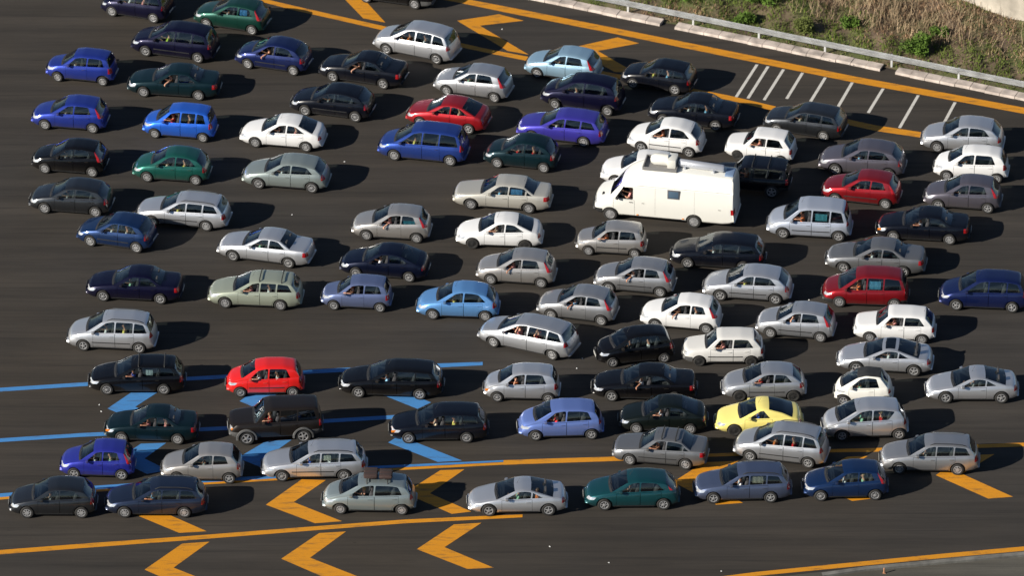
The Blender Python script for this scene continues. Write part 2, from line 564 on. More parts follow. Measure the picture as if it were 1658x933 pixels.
T_('oldbox', L=3.66, W=1.56, fo=.72, wb=2.35, r=.27, glass=(1.05, 1.50, 3.2, 3.52), k=.03, fbow=.10, rbow=.05, tumble=.24,
   top=[(0, .52), (.02, .74), (.08, .81), (1.05, .94), (1.50, 1.36), (1.7, 1.41), (2.6, 1.42), (3.2, 1.37), (3.52, .97), (3.62, .9), (3.64, .7), (3.66, .42)],
   belt=[(0, .62), (.3, .79), (1.1, .88), (2.2, .90), (3.66, .93)],
   dlo=(1.30, 1.66, 2.92, 3.18), pillars=[2.22], doors=[(1.22, 2.25), (2.25, 3.02)], taillight=TL(3.5, 3.8, .64, .88),
   headlight=TL(-.1, .16, .58, .74))
T_('tallcity', L=3.50, W=1.56, fo=.64, wb=2.35, r=.27, glass=(.72, 1.30, 3.2, 3.38), k=.06,
   top=[(0, .48), (.04, .72), (.15, .84), (.6, .98), (.72, 1.01), (1.30, 1.47), (1.8, 1.575), (2.7, 1.57), (3.2, 1.49), (3.38, 1.03), (3.44, .9), (3.48, .7), (3.50, .42)],
   belt=[(0, .6), (.5, .84), (1.1, .93), (2.2, .96), (3.5, 1.0)],
   dlo=(.98, 1.42, 3.0, 3.12), pillars=[1.88, 2.62], doors=[(.95, 1.9), (1.9, 2.7)], taillight=TL(3.28, 3.7, .75, 1.02))
T_('tallcity4', L=3.50, W=1.56, fo=.64, wb=2.35, r=.27, glass=(.72, 1.30, 3.16, 3.38), k=.09,
   top=[(0, .48), (.05, .70), (.18, .84), (.6, .98), (.72, 1.01), (1.30, 1.40), (1.8, 1.50), (2.6, 1.49), (3.16, 1.39), (3.38, 1.0), (3.44, .9), (3.48, .7), (3.50, .42)],
   belt=[(0, .6), (.5, .82), (1.1, .90), (2.2, .94), (3.5, 1.0)],
   dlo=(1.0, 1.46, 2.72, 2.9), pillars=[1.9], doors=[(.95, 1.93), (1.93, 2.8)], taillight=TL(3.26, 3.7, .72, 1.0))
T_('sedan', L=4.45, W=1.72, fo=.84, wb=2.66, r=.30, glass=(1.28, 1.98, 3.08, 3.58), k=.065,
   top=[(0, .46), (.04, .62), (.18, .73), (.7, .86), (1.28, .94), (1.98, 1.345), (2.35, 1.41), (2.8, 1.40), (3.08, 1.355), (3.58, 1.03), (3.70, 1.01), (4.28, .995), (4.38, .93), (4.43, .7), (4.45, .42)],
   belt=[(0, .58), (.5, .77), (1.3, .87), (2.4, .90), (3.4, .93), (4.45, .94)],
   dlo=(1.60, 2.17, 2.98, 3.36), pillars=[2.52], doors=[(1.50, 2.54), (2.54, 3.34)], taillight=TL(4.16, 4.6, .68, .90))
T_('boxsedan', L=4.40, W=1.70, fo=.84, wb=2.62, r=.30, glass=(1.30, 1.92, 3.25, 3.72), k=.045, fbow=.12, rbow=.08,
   top=[(0, .5), (.03, .68), (.12, .77), (1.30, .93), (1.92, 1.36), (2.3, 1.415), (2.9, 1.405), (3.25, 1.36), (3.72, 1.03), (3.85, 1.02), (4.30, 1.0), (4.37, .92), (4.39, .7), (4.40, .42)],
   belt=[(0, .6), (.5, .79), (1.3, .87), (2.4, .90), (3.4, .93), (4.4, .95)],
   dlo=(1.60, 2.10, 3.15, 3.62), pillars=[2.52, 3.3], pillar_w=.06, doors=[(1.52, 2.54), (2.54, 3.4)], taillight=TL(4.12, 4.6, .70, .92))
T_('fastback', L=4.20, W=1.70, fo=.84, wb=2.54, r=.29, glass=(1.15, 1.85, 3.0, 3.74), k=.1,
   top=[(0, .44), (.05, .6), (.2, .70), (.7, .84), (1.15, .94), (1.85, 1.34), (2.3, 1.405), (2.7, 1.39), (3.0, 1.34), (3.74, 1.02), (3.92, .98), (4.08, .93), (4.17, .7), (4.20, .42)],
   belt=[(0, .56), (.5, .76), (1.2, .87), (2.4, .91), (3.4, .96), (4.2, .98)],
   dlo=(1.46, 2.05, 2.86, 3.34), pillars=[2.38], doors=[(1.40, 2.4), (2.4, 3.25)], taillight=TL(3.98, 4.4, .68, .88))
T_('wagon', L=4.50, W=1.72, fo=.86, wb=2.64, r=.30, glass=(1.26, 1.98, 4.04, 4.32), k=.08,
   top=[(0, .46), (.04, .64), (.18, .74), (.7, .87), (1.26, .96), (1.98, 1.36), (2.4, 1.45), (3.3, 1.445), (4.04, 1.37), (4.32, 1.0), (4.42, .92), (4.47, .7), (4.50, .42)],
   belt=[(0, .58), (.5, .78), (1.3, .89), (2.4, .92), (3.4, .95), (4.5, .97)],
   dlo=(1.58, 2.16, 3.86, 4.06), pillars=[2.50, 3.30], doors=[(1.48, 2.52), (2.52, 3.38)], taillight=TL(4.26, 4.7, .68, .95))
T_('mpv', L=4.28, W=1.74, fo=.83, wb=2.68, r=.30, glass=(.98, 1.72, 3.88, 4.10), k=.1,
   top=[(0, .48), (.05, .70), (.2, .82), (.6, .95), (.98, 1.06), (1.72, 1.52), (2.2, 1.62), (3.2, 1.615), (3.88, 1.51), (4.10, 1.06), (4.18, .95), (4.25, .7), (4.28, .42)],
   belt=[(0, .6), (.5, .86), (1.2, .96), (2.4, 1.0), (3.4, 1.03), (4.3, 1.05)],
   dlo=(1.22, 1.92, 3.72, 3.90), pillars=[2.34, 3.22], doors=[(1.30, 2.36), (2.36, 3.28)], taillight=TL(4.02, 4.5, .84, 1.14))
T_('bigmpv', L=4.45, W=1.80, fo=.90, wb=2.82, r=.31, glass=(.88, 1.70, 4.08, 4.30), k=.09,
   top=[(0, .5), (.05, .72), (.2, .84), (.88, 1.05), (1.70, 1.58), (2.2, 1.70), (3.4, 1.70), (4.08, 1.62), (4.30, 1.1), (4.38, .95), (4.43, .7), (4.45, .42)],
   belt=[(0, .6), (.5, .86), (1.2, .97), (2.4, 1.0), (4.45, 1.03)],
   dlo=(1.12, 1.86, 3.94, 4.10), pillars=[2.28, 3.14], doors=[(1.25, 2.3), (2.3, 3.2)], taillight=TL(4.2, 4.6, .82, 1.14))
T_('widempv', L=4.0, W=1.84, fo=.80, wb=2.62, r=.30, glass=(.84, 1.46, 3.66, 3.84), k=.07, tumble=.2,
   top=[(0, .48), (.05, .70), (.2, .84), (.6, .98), (.84, 1.04), (1.46, 1.56), (1.9, 1.66), (3.0, 1.655), (3.66, 1.57), (3.84, 1.05), (3.92, .92), (3.97, .7), (4.0, .42)],
   belt=[(0, .6), (.5, .84), (1.1, .94), (2.4, .96), (4.0, .98)],
   dlo=(1.10, 1.62, 3.52, 3.66), pillars=[2.12, 2.98], doors=[(1.1, 2.14), (2.14, 3.05)], taillight=TL(3.78, 4.2, .84, 1.08))
T_('suv', L=4.40, W=1.80, fo=.80, wb=2.65, r=.365, glass=(1.22, 1.66, 4.16, 4.28), k=.035, fbow=.08, rbow=.04, tumble=.2, ground=.34, bumper_z=.68,
   top=[(0, .62), (.02, .96), (.08, 1.03), (1.22, 1.13), (1.66, 1.66), (2.0, 1.75), (3.6, 1.75), (4.16, 1.70), (4.28, 1.18), (4.34, 1.1), (4.38, .8), (4.40, .56)],
   belt=[(0, .75), (.3, 1.0), (1.2, 1.07), (2.4, 1.10), (4.4, 1.12)],
   dlo=(1.50, 1.80, 3.96, 4.10), pillars=[2.36, 3.18], doors=[(1.42, 2.38), (2.38, 3.2)], taillight=TL(4.2, 4.6, .86, 1.15),
   headlight=TL(-.1, .14, .76, .94))
T_('coupe', L=4.30, W=1.73, fo=.90, wb=2.58, r=.315, glass=(1.24, 2.0, 2.75, 3.72), k=.11,
   top=[(0, .42), (.06, .55), (.25, .66), (.8, .80), (1.24, .89), (2.0, 1.24), (2.35, 1.30), (2.75, 1.275), (3.72, .97), (4.05, .95), (4.2, .90), (4.27, .7), (4.30, .42)],
   belt=[(0, .54), (.5, .72), (1.3, .83), (2.4, .86), (3.4, .91), (4.3, .93)],
   dlo=(1.58, 2.18, 2.78, 3.26), pillars=[2.74], doors=[(1.46, 2.78)], taillight=TL(4.06, 4.5, .66, .88))
T_('yellowcoupe', L=4.0, W=1.73, fo=.88, wb=2.46, r=.30, glass=(1.12, 1.84, 2.45, 3.55), k=.12,
   top=[(0, .42), (.06, .58), (.25, .68), (.8, .83), (1.12, .92), (1.84, 1.29), (2.15, 1.345), (2.45, 1.33), (3.1, 1.17), (3.55, .98), (3.8, .94), (3.92, .85), (4.0, .42)],
   belt=[(0, .54), (.5, .73), (1.3, .86), (2.4, .90), (3.2, .94), (4.0, .95)],
   dlo=(1.46, 2.04, 2.20, 2.50), pillars=[], doors=[(1.34, 2.6)], taillight=TL(3.8, 4.2, .64, .84))
T_('micro', L=2.50, W=1.52, fo=.40, wb=1.81, r=.28, glass=(.30, .95, 1.98, 2.28), k=.08, dark_roof=True,
   top=[(0, .5), (.04, .75), (.14, .88), (.30, .98), (.95, 1.42), (1.35, 1.53), (1.98, 1.48), (2.28, 1.08), (2.4, .95), (2.47, .7), (2.50, .42)],
   belt=[(0, .6), (.3, .86), (.8, .92), (2.5, 1.0)],
   dlo=(.62, 1.10, 1.78, 1.92), pillars=[], doors=[(.62, 1.72)], taillight=TL(2.3, 2.7, .72, .92))
T_('wedge', L=3.62, W=1.72, fo=.78, wb=2.42, r=.29, glass=(.62, 1.36, 3.2, 3.46), k=.07,
   top=[(0, .52), (.05, .74), (.2, .88), (.62, 1.03), (1.36, 1.48), (1.9, 1.58), (2.6, 1.57), (3.2, 1.47), (3.46, 1.05), (3.54, .95), (3.59, .7), (3.62, .42)],
   belt=[(0, .6), (.5, .88), (1.0, .95), (2.2, 1.0), (3.6, 1.06)],
   dlo=(.94, 1.58, 3.02, 2.72), pillars=[2.05], doors=[(1.05, 2.06), (2.06, 2.9)], taillight=TL(3.4, 3.8, .78, 1.1))
T_('round5', L=3.85, W=1.67, fo=.78, wb=2.45, r=.29, glass=(.98, 1.66, 3.30, 3.68), k=.13,
   top=[(0, .46), (.06, .64), (.2, .79), (.6, .92), (.98, 1.01), (1.66, 1.41), (2.1, 1.505), (2.7, 1.48), (3.30, 1.33), (3.68, 1.0), (3.76, .9), (3.82, .7), (3.85, .42)],
   belt=[(0, .58), (.5, .80), (1.1, .91), (2.2, .95), (3.85, 1.0)],
   dlo=(1.24, 1.84, 2.92, 3.26), pillars=[2.20], doors=[(1.20, 2.22), (2.22, 3.1)], taillight=TL(3.58, 4.0, .72, .98))
T_('round3', L=3.83, W=1.66, fo=.80, wb=2.44, r=.29, glass=(1.02, 1.76, 3.22, 3.62), k=.13,
   top=[(0, .44), (.06, .62), (.2, .76), (.6, .88), (1.02, .98), (1.76, 1.36), (2.15, 1.435), (2.7, 1.42), (3.22, 1.32), (3.62, 1.0), (3.72, .9), (3.79, .7), (3.83, .42)],
   belt=[(0, .58), (.5, .78), (1.1, .89), (2.2, .93), (3.85, 1.0)],
   dlo=(1.32, 1.92, 2.90, 3.18), pillars=[2.34], doors=[(1.24, 2.38)], taillight=TL(3.52, 4.0, .72, .94))
T_('modern5', L=4.16, W=1.74, fo=.86, wb=2.58, r=.305, glass=(1.14, 1.86, 3.58, 3.94), k=.1,
   top=[(0, .44), (.05, .62), (.2, .73), (.7, .87), (1.14, .96), (1.86, 1.37), (2.3, 1.445), (2.9, 1.43), (3.58, 1.32), (3.94, 1.0), (4.04, .9), (4.12, .7), (4.16, .42)],
   belt=[(0, .58), (.5, .78), (1.2, .89), (2.4, .93), (3.5, .98), (4.16, 1.0)],
   dlo=(1.48, 2.06, 3.18, 3.48), pillars=[2.40], doors=[(1.38, 2.42), (2.42, 3.35)], taillight=TL(3.88, 4.4, .72, .98))
T_('tallsmall', L=3.64, W=1.66, fo=.72, wb=2.38, r=.28, glass=(.72, 1.38, 3.26, 3.50), k=.1,
   top=[(0, .46), (.05, .68), (.18, .84), (.5, .97), (.72, 1.03), (1.38, 1.44), (1.9, 1.53), (2.7, 1.51), (3.26, 1.40), (3.50, 1.0), (3.57, .9), (3.62, .7), (3.64, .42)],
   belt=[(0, .6), (.5, .82), (1.1, .93), (2.2, .96), (3.6, 1.02)],
   dlo=(1.04, 1.58, 2.96, 3.12), pillars=[2.02], doors=[(1.0, 2.04), (2.04, 2.98)], taillight=TL(3.42, 3.8, .80, 1.1))
T_('van', L=6.9, W=2.05, fo=.88, wb=4.05, r=.345, glass=(.80, 1.36, 6.72, 6.78), k=.05, fbow=.16, rbow=.03, tumble=.42, ground=.30, bumper_z=.62,
   top=[(0, .62), (.04, .98), (.2, 1.16), (.80, 1.36), (1.36, 2.05), (1.6, 2.30), (2.3, 2.72), (2.5, 2.76), (4.5, 2.78), (6.72, 2.70), (6.80, 2.6), (6.86, 1.4), (6.90, .55)],
   belt=[(0, .8), (.3, 1.05), (.8, 1.24), (1.4, 1.86), (1.75, 2.05), (6.9, 2.05)], belt_cap=1.27,
   dlo=(1.12, 1.50, 1.98, 1.98), win_ztop=1.92, pillars=[], doors=[(1.02, 2.06)], taillight=TL(6.7, 7.2, .9, 1.2),
   headlight=TL(-.1, .22, .82, 1.04), plan=[(0, .84), (.12, .92), (.4, .96), (.9, .99), (1.5, 1), (6.9, 1)])

# ------------------------------------------------------------------ small shared pieces of a car
def mk_tyre(r, w=.19):
    bm = bmesh.new()
    ri = r*.62
    lathe_y(bm, [(ri, -w/2+.02), (ri+.03, -w/2), (r-.03, -w/2+.005), (r-.006, -w/2+.035), (r, -w/2+.06), (r, w/2-.06), (r-.03, w/2-.005), (ri, w/2-.01), (ri, -w/2+.02)])
    return mesh_of(bm, 'tyre')

def mk_rim(kind, r, w=.19):
    bm = bmesh.new()
    ri = r*.625
    lathe_y(bm, [(ri+.006, -w/2+.012), (ri-.012, -w/2+.004), (ri-.028, -w/2+.012), (ri-.035, -w/2+.06)], n=32)
    if kind == 'cover':
        lathe_y(bm, [(ri-.030, -w/2+.02), (ri*.80, -w/2+.006), (ri*.5, -w/2-.006), (ri*.25, -w/2-.004), (.002, -w/2-.006)], n=32)
        # vent slots round the cover are cut away
        dead = []
        for f in bm.faces:
            c = f.calc_center_median(); q = math.hypot(c.x, c.z); a = (math.atan2(c.z, c.x)*16/math.pi) % 4
            if ri*.5 < q < ri-.028 and c.y < -w/2+.03 and a > 2.0 - (q < ri*.8)*.0: dead.append(f)
        bmesh.ops.delete(bm, geom=dead, context='FACES')
    else:
        n = {'five': 5, 'seven': 7, 'multi': 9, 'steel': 8, 'vansteel': 8}[kind]
        wd = {'five': .055, 'seven': .036, 'multi': .026, 'steel': .085, 'vansteel': .09}[kind] * r/.29
        for k in range(n):
            a = 2*math.pi*k/n + .3
            ca, sa = math.cos(a), math.sin(a)
            q0, q1 = .03, ri-.02
            vs = []
            for (q, ww, y) in ((q0, wd*1.1, -w/2-.002), (q1, wd*.75, -w/2+.012)):
                for sgn in (-1, 1):
                    vs.append(Vector((q*ca - sgn*ww/2*sa, y, q*sa + sgn*ww/2*ca)))
            back = [v + Vector((0, .03, 0)) for v in vs]
            V = [bm.verts.new(v) for v in vs + back]
            for idx in ((0, 1, 3, 2), (4, 6, 7, 5), (0, 2, 6, 4), (1, 5, 7, 3), (0, 4, 5, 1), (2, 3, 7, 6)):
                bm.faces.new([V[i] for i in idx])
        lathe_y(bm, [(.055, -w/2+.02), (.05, -w/2-.008), (.002, -w/2-.012)], n=16)
    bmesh.ops.recalc_face_normals(bm, faces=bm.faces)
    return mesh_of(bm, 'rim')

def mk_hub(r, w=.19):
    bm = bmesh.new()
    lathe_y(bm, [(.002, -w/2+.05), (r*.64, -w/2+.05), (r*.64, w/2-.02), (.002, w/2-.02)], n=24)
    bmesh.ops.recalc_face_normals(bm, faces=bm.faces)
    return mesh_of(bm, 'wheel')

_wh = {}
def wheel(parent, x, y, r, kind, near, w=.19):
    if r not in _wh:
        _wh[r] = {'tyre': mk_tyre(r, w), 'hub': mk_hub(r, w)}
        _wh[r]['tyre'].materials[0] = M['rubber']; _wh[r]['hub'].materials[0] = M['brake']
    if kind not in _wh[r]:
        _wh[r][kind] = mk_rim(kind, r, w)
        _wh[r][kind].materials[0] = M['steel'] if kind == 'steel' else M['alloy']
    h = link('wheel', _wh[r]['hub'], parent, (x, y, r))
    h.rotation_euler = (0, random.uniform(0, 6), 0 if near else math.pi)
    link('tyre', _wh[r]['tyre'], h); link('rim', _wh[r][kind], h)
    return h

def mk_seat(wd, bench=False):
    bm = bmesh.new()
    box(bm, -.28, .22, -wd/2, wd/2, -.14, .02, bev=.04)
    g0 = len(bm.verts)
    box(bm, .16, .30, -wd/2, wd/2, 0, .60, bev=.05)
    bm.verts.ensure_lookup_table()
    for v in list(bm.verts)[g0:]: v.co.x += v.co.z*.25
    for y in ([0] if not bench else [-wd*.3, wd*.3]):
        g0 = len(bm.verts)
        box(bm, .33, .42, y-.13, y+.13, .63, .80, bev=.035)
    return mesh_of(bm, 'seat')

def mk_mirror(side):
    bm = bmesh.new()
    g0 = 0
    box(bm, -.07, .07, 0, side*.19, -.055, .075, bev=.035)
    for v in bm.verts:
        if v.co.x < 0: v.co.y *= .9; v.co.z *= .8
        v.co.y += side*.03
    tube(bm, [(0, -side*.04, -.05), (0, side*.08, -.02)], .022, 6)
    return mesh_of(bm, 'wing_mirror')

def mk_handle():
    bm = bmesh.new()
    box(bm, -.095, .095, -.022, .0, -.016, .018, bev=.008)
    return mesh_of(bm, 'handle')

def mk_steer():
    bm = bmesh.new()
    pts = [(0, .18*math.cos(a), .18*math.sin(a)) for a in [2*math.pi*k/20 for k in range(21)]]
    tube(bm, pts, .014, 6, caps=False)
    tube(bm, [(0, -.17, 0), (0.0, .17, 0)], .014, 5); tube(bm, [(0, 0, 0), (-.22, 0, 0)], .03, 6)
    me = mesh_of(bm, 'steering_wheel')
    me.transform(Matrix.Rotation(R(25), 4, 'Y'))
    return me

MESH = {'seat': mk_seat(.48), 'bench': mk_seat(1.14, True), 'mirL': mk_mirror(-1), 'mirR': mk_mirror(1), 'handle': mk_handle(), 'steer': mk_steer()}
for k_ in ('seat', 'bench'): MESH[k_].materials[0] = M['seat']
MESH['steer'].materials[0] = M['plastic']

def ribbon(S, x0, x1, z0, z1, side, off=.014, xm=0, step=.12):
    """a moulding that follows the curved body side"""
    bm = bmesh.new()
    n = max(2, int(abs(x1-x0)/step)+1)
    prev = None
    first = None
    for i in range(n+1):
        x = x0+(x1-x0)*i/n
        ring = []
        for (z, o) in ((z0, -.01), (z0+.006, off), (z1-.006, off), (z1, -.01)):
            ring.append(bm.verts.new((x-xm, side*(S.side_y(x, z)+o), z)))
        if prev:
            for k in range(3): bm.faces.new((prev[k], ring[k], ring[k+1], prev[k+1]))
        else: first = ring
        prev = ring
    bm.faces.new(first); bm.faces.new(prev[::-1])
    bmesh.ops.recalc_face_normals(bm, faces=bm.faces)
    return mesh_of(bm, 'side_trim', smooth=False)

PROTO = {}
def proto(kind):
    if kind in PROTO: return PROTO[kind]
    T = TYPES[kind]
    S = Shell(T).build()
    xm = T['fo']+T['wb']/2
    parts, wins, dl = split_parts(S)
    meshes = {}
    for i, b in parts.items():
        me = mesh_of(b, kind, 1)
        me.transform(Matrix.Translation((-xm, 0, 0)))
        meshes[i] = me
    P = {'T': T, 'S': S, 'xm': xm, 'meshes': meshes, 'wins': wins, 'dl': dl}
    W, L = T['W']/2, T['L']
    c, h, rh, rb = T['glass']
    zb = S.bw(c+.5)
    g = T.get('ground', .17)
    # underbody: dark tub between the wheels, carries the sills
    bm = bmesh.new()
    bw = W-.26
    box(bm, .45, L-.35, -bw, bw, g+.03, min(T['r']*2+.12, S.top(.45)-.13))
    box(bm, T['fo']+T['r']+.09, T['fo']+T['wb']-T['r']-.09, -W*.90, W*.90, g+.02, g+.14)
    u = mesh_of(bm, 'underbody', smooth=False); u.transform(Matrix.Translation((-xm, 0, 0))); u.materials[0] = M['plastic']
    P['under'] = u
    # cabin lining: open tub below the windows, dashboard, parcel shelf
    bm = bmesh.new()
    x0, x1 = c+.08, rb-.10
    zf = max(T['r']*2+.14-.28, .40)
    yy = .83*W
    for s_ in (-1, 1): box(bm, x0, x1, s_*yy, s_*(yy-.05), zf, zb-.05)
    box(bm, x0, x1, -yy, yy, zf-.02, zf+.02)
    box(bm, x0-.02, x0+.30, -yy+.05, yy-.05, zf, zb-.03, bev=.05)
    box(bm, min(rh-.10, rb-.35), x1, -yy+.05, yy-.05, zb-.14, zb-.10)
    u = mesh_of(bm, 'cabin_lining'); u.transform(Matrix.Translation((-xm, 0, 0))); u.materials[0] = M['cabin']
    P['cabin'] = u
    P['door_x'] = dl
    def rib(a, b, z0, z1, off=.014):
        return [ribbon(S, a, b, z0, z1, s_, off, xm) for s_ in (-1, 1)]
    if kind not in ('van',):
        a = T['fo']+T['r']+.12; b = T['fo']+T['wb']-T['r']-.12
        zt_ = .50 if kind != 'suv' else .66
        P['trim'] = rib(a, b, zt_, zt_+.055)
        P['sill'] = rib(a, b, g+.015, g+.09, .010)
    else:
        P['trim'] = rib(T['fo']+.6, T['fo']+T['wb']-.6, .62, .68)
        P['sill'] = rib(T['fo']+.6, T['fo']+T['wb']-.6, g+.02, g+.10, .01)
    for lst in (P['trim'], P['sill']):
        for me in lst: me.materials[0] = M['plastic']
    PROTO[kind] = P
    return P

def grille_mesh(S, xm, T):
    bm = bmesh.new()
    x = -.036
    zt = S.top(0.02)
    z1 = min(zt-.03, .74 if T['L'] < 4.6 else .98)
    for (a, b, hw) in ((z1-.10, z1, .36), (.26 if T.get('ground', .17) < .3 else .5, .36 if T.get('ground', .17) < .3 else .6, .42)):
        box(bm, x-.012, x+.03, -hw*T['W']/1.7, hw*T['W']/1.7, a, b, bev=.006)
    me = mesh_of(bm, 'grille', smooth=False); me.transform(Matrix.Translation((-xm, 0, 0))); me.materials[0] = M['plastic']
    return me

PLATE = None
def plate_mesh():
    global PLATE
    if not PLATE:
        bm = bmesh.new(); box(bm, -.008, .008, -.26, .26, -.055, .055, bev=.004)
        PLATE = mesh_of(bm, 'number_plate', smooth=False); PLATE.materials[0] = M['plate']
    return PLATE

def px_scale(p):
    return FPX / ((p - cam_pos).dot(fwd))

CAR_NAME = {}
def build_car(kind, nose, tail, fw, rw, mat, label, cat='car', name='parked_car', wh='cover', **o):
    P = proto(kind); T, S, xm = P['T'], P['S'], P['xm']
    A, B = at(*fw), at(*rw)
    yaw = math.atan2(B.y-A.y, B.x-A.x)
    mid = (A+B)/2
    s = px_scale(mid)
    Wd = T['W']*o.get('wf', 1)
    Lw = ((tail-nose)/s - .55*Wd*abs(math.sin(yaw))) / math.cos(yaw)
    sx = Lw / (T['L'] - .02)
    k = (B-A).length / (T['wb']*sx)
    if not .93 < k < 1.07: print('WB', label[:34], kind, round(k, 2), 'sx', round(sx, 2))
    if not .88 < sx < 1.13: print('SX', label[:34], kind, round(sx, 2))
    sy = o.get('wf', 1); sz = o.get('h', 1)
    n_ = Vector((-math.sin(yaw), math.cos(yaw), 0))
    # place: wheels give the line, nose and tail give the place along it
    ctr = mid + n_*(Wd/2-.06)
    root = bpy.data.objects.new(name, None); COL.objects.link(root)
    root.empty_display_size = .3
    root.location = ctr
    root.rotation_euler = (0, 0, yaw)
    root.scale = (sx, sy, sz)
    tag(root, label, cat, 'vehicles waiting in the traffic jam')
    ms = P['meshes']
    def add(nm, me, m=None, parent=root, loc=None): return link(nm, me, parent, loc, [m] if m else None)
    bump = o.get('bump', mat)
    doors = {}
    for i, me in ms.items():
        if i == 0: add('body', me, mat)
        elif i == 20: add('windscreen', me, M['screen_glass'])
        elif i == 21: add('rear_window', me, M['dark_glass'] if o.get('privacy') or kind == 'yellowcoupe' else M['screen_glass']) if kind != 'van' else add('rear_panel', me, mat)
        elif i == 22: add('cowl_panel', me, M['plastic'] if kind != 'van' else mat)
        elif i == 23: add('bonnet', me, mat)
        elif i == 24: add('roof_panel', me, M['plastic'] if kind == 'micro' else M['dark_glass'])
        elif i in (40, 41, 50, 51): doors[i] = add('door', me, mat)
        elif i in (60, 61): add('headlight', me, M['lamp'])
        elif i in (70, 71): add('tail_light', me, M['tail'])
        elif i in (80, 81): add('bumper', me, bump if not (kind == 'van' and i == 81) else mat)
        elif i >= 100:
            if i == 100 and o.get('open'): continue
            add('side_window', me, M['dark_glass'] if (o.get('privacy') and i >= 110) else M['glass'])
    # handles
    for i, d in doors.items():
        sgn = -1 if i % 10 == 0 else 1
        a, b = P['dl'][(i//10)-4]
        hx = b-.17; hz = S.bw(hx)-.14
        if (i//10) == 5: hx = min(hx, T['fo']+T['wb']-T['r']*.2)
        hd = add('handle', MESH['handle'], o.get('handle', mat), d, (hx-xm, sgn*S.side_y(hx, hz), hz))
        if sgn > 0: hd.rotation_euler = (0, 0, math.pi)
    # wheels
    for wx in (T['fo'], T['fo']+T['wb']):
        for sgn in (-1, 1):
            wh_o = wheel(root, wx-xm, sgn*(T['W']/2-.115), T['r'], wh, sgn < 0, .19 if kind != 'suv' else .24)
            wh_o.scale = (1/sx, 1, 1/sz) ; wh_o.location.z = T['r']/sz
            wh_o.rotation_euler.y = 0 if abs(sx-sz) > .02 else wh_o.rotation_euler.y
    mx = T['dlo'][0]+.10; mz = S.bw(mx)+.07
    mm = o.get('mirror', mat)
    add('wing_mirror', MESH['mirL'], mm, root, (mx-xm, -S.side_y(mx, mz)+.01, mz))
    add('wing_mirror', MESH['mirR'], mm, root, (mx-xm, S.side_y(mx, mz)-.01, mz))
    add('underbody', P['under']); add('cabin_lining', P['cabin'])
    if 'grille' not in P: P['grille'] = grille_mesh(S, xm, T)
    add('grille', P['grille'])
    for x_, z_ in ((-.05, .42 if kind not in ('suv', 'van') else .62), (T['L']+.034, .52 if kind not in ('suv', 'van') else .75)):
        add('number_plate', plate_mesh(), None, root, (x_-xm, 0, z_))
    if o.get('trim', 0):
        for me in P['trim']: add('side_trim', me)
    for me in P['sill']: add('sill', me)
    if o.get('ind'): 
        bm = bmesh.new(); box(bm, -.02, .22, -.02, .03, -.05, .05, bev=.015)
        me = mesh_of(bm, 'indicator'); me.materials[0] = M['amber']
        add('indicator', me, None, root, (.10-xm, -T['W']/2*.80, (.60 if kind != 'suv' else .80)))
    # seats
    fx = P['dl'][0][1]-.47 if kind not in ('van',) else 1.75
    if kind in ('hatch3', 'round3', 'coupe', 'citybox', 'yellowcoupe', 'micro'): fx -= .18
    hipz = T.get('hip', .44 if T['top'][6][1] < 1.55 else .56)
    if kind == 'suv': hipz = .68
    if kind == 'van': hipz = .95
    sm = M['seatlight'] if o.get('paleseat') else None
    yS = T['W']*.245
    for sgn in (-1, 1): add('seat', MESH['seat'], None, root, (fx-xm, sgn*yS, hipz/sz-.0))
    if kind not in ('van', 'micro', 'yellowcoupe'):
        add('rear_seat', MESH['bench'], None, root, (fx+.86-xm, 0, hipz))
    add('steering_wheel', MESH['steer'], None, root, (fx-.42-xm, -yS, hipz+.40))
    # roof fittings
    zr = lambda x, y: S.top(x)
    if o.get('bars'):
        for bx_ in o['bars']:
            bm = bmesh.new()
            yw = S.section(bx_)[12][0]
            zt_ = S.top(bx_)
            pts = [(bx_-xm, -yw-.02, zt_-.07), (bx_-xm, -yw+.02, zt_+.05), (bx_-xm, -yw+.1, zt_+.08), (bx_-xm, yw-.1, zt_+.08), (bx_-xm, yw-.02, zt_+.05), (bx_-xm, yw+.02, zt_-.07)]
            tube(bm, pts, .025, 6)
            me = mesh_of(bm, 'roof_bar'); me.materials[0] = M['plastic']
            add('roof_bar', me)
    if o.get('rails'):
        a, b = T['glass'][1]+.25, T['glass'][2]-.15
        for sgn in (-1, 1):
            bm = bmesh.new(); pts = []
            for j in range(9):
                x = a+(b-a)*j/8; q = S.section(x)[12]
                pts.append((x-xm, sgn*(q[0]-.02), q[1]+(.055 if 0 < j < 8 else .0)))
            tube(bm, pts, .018, 6)
            me = mesh_of(bm, 'roof_rail'); me.materials[0] = M['plastic']
            add('roof_rail', me)
    if o.get('aerial', True) and kind != 'van':
        if 'aer' not in MESH:
            bm = bmesh.new(); tube(bm, [(0, 0, 0), (.14, 0, .30)], [.006, .003], 5); MESH['aer'] = mesh_of(bm, 'aerial'); MESH['aer'].materials[0] = M['plastic']
        ax = T['glass'][1]+.12 if random.random() < .5 else T['glass'][2]-.1
        add('aerial', MESH['aer'], None, root, (ax-xm, 0, S.top(ax)-.01))
    if o.get('wipers', True):
        if ('wip', kind) not in MESH:
            bm = bmesh.new(); c_, h_ = T['glass'][0], T['glass'][1]
            for y0, y1 in ((-.05, -.62), (.45, -.10)):
                pts = []
                for j in range(5):
                    y = (y0+(y1-y0)*j/4)*T['W']/1.7; x = c_+.02+.05*j/4*(h_-c_)
                    q = (y/(T['W']/2))**2
                    pts.append((x + S.bow(x)*q - xm, y, S.top(x)-.02-.045*q+.025))
                tube(bm, pts, .010, 5)
            MESH[('wip', kind)] = mesh_of(bm, 'wiper'); MESH[('wip', kind)].materials[0] = M['plastic']
        add('wiper', MESH[('wip', kind)])
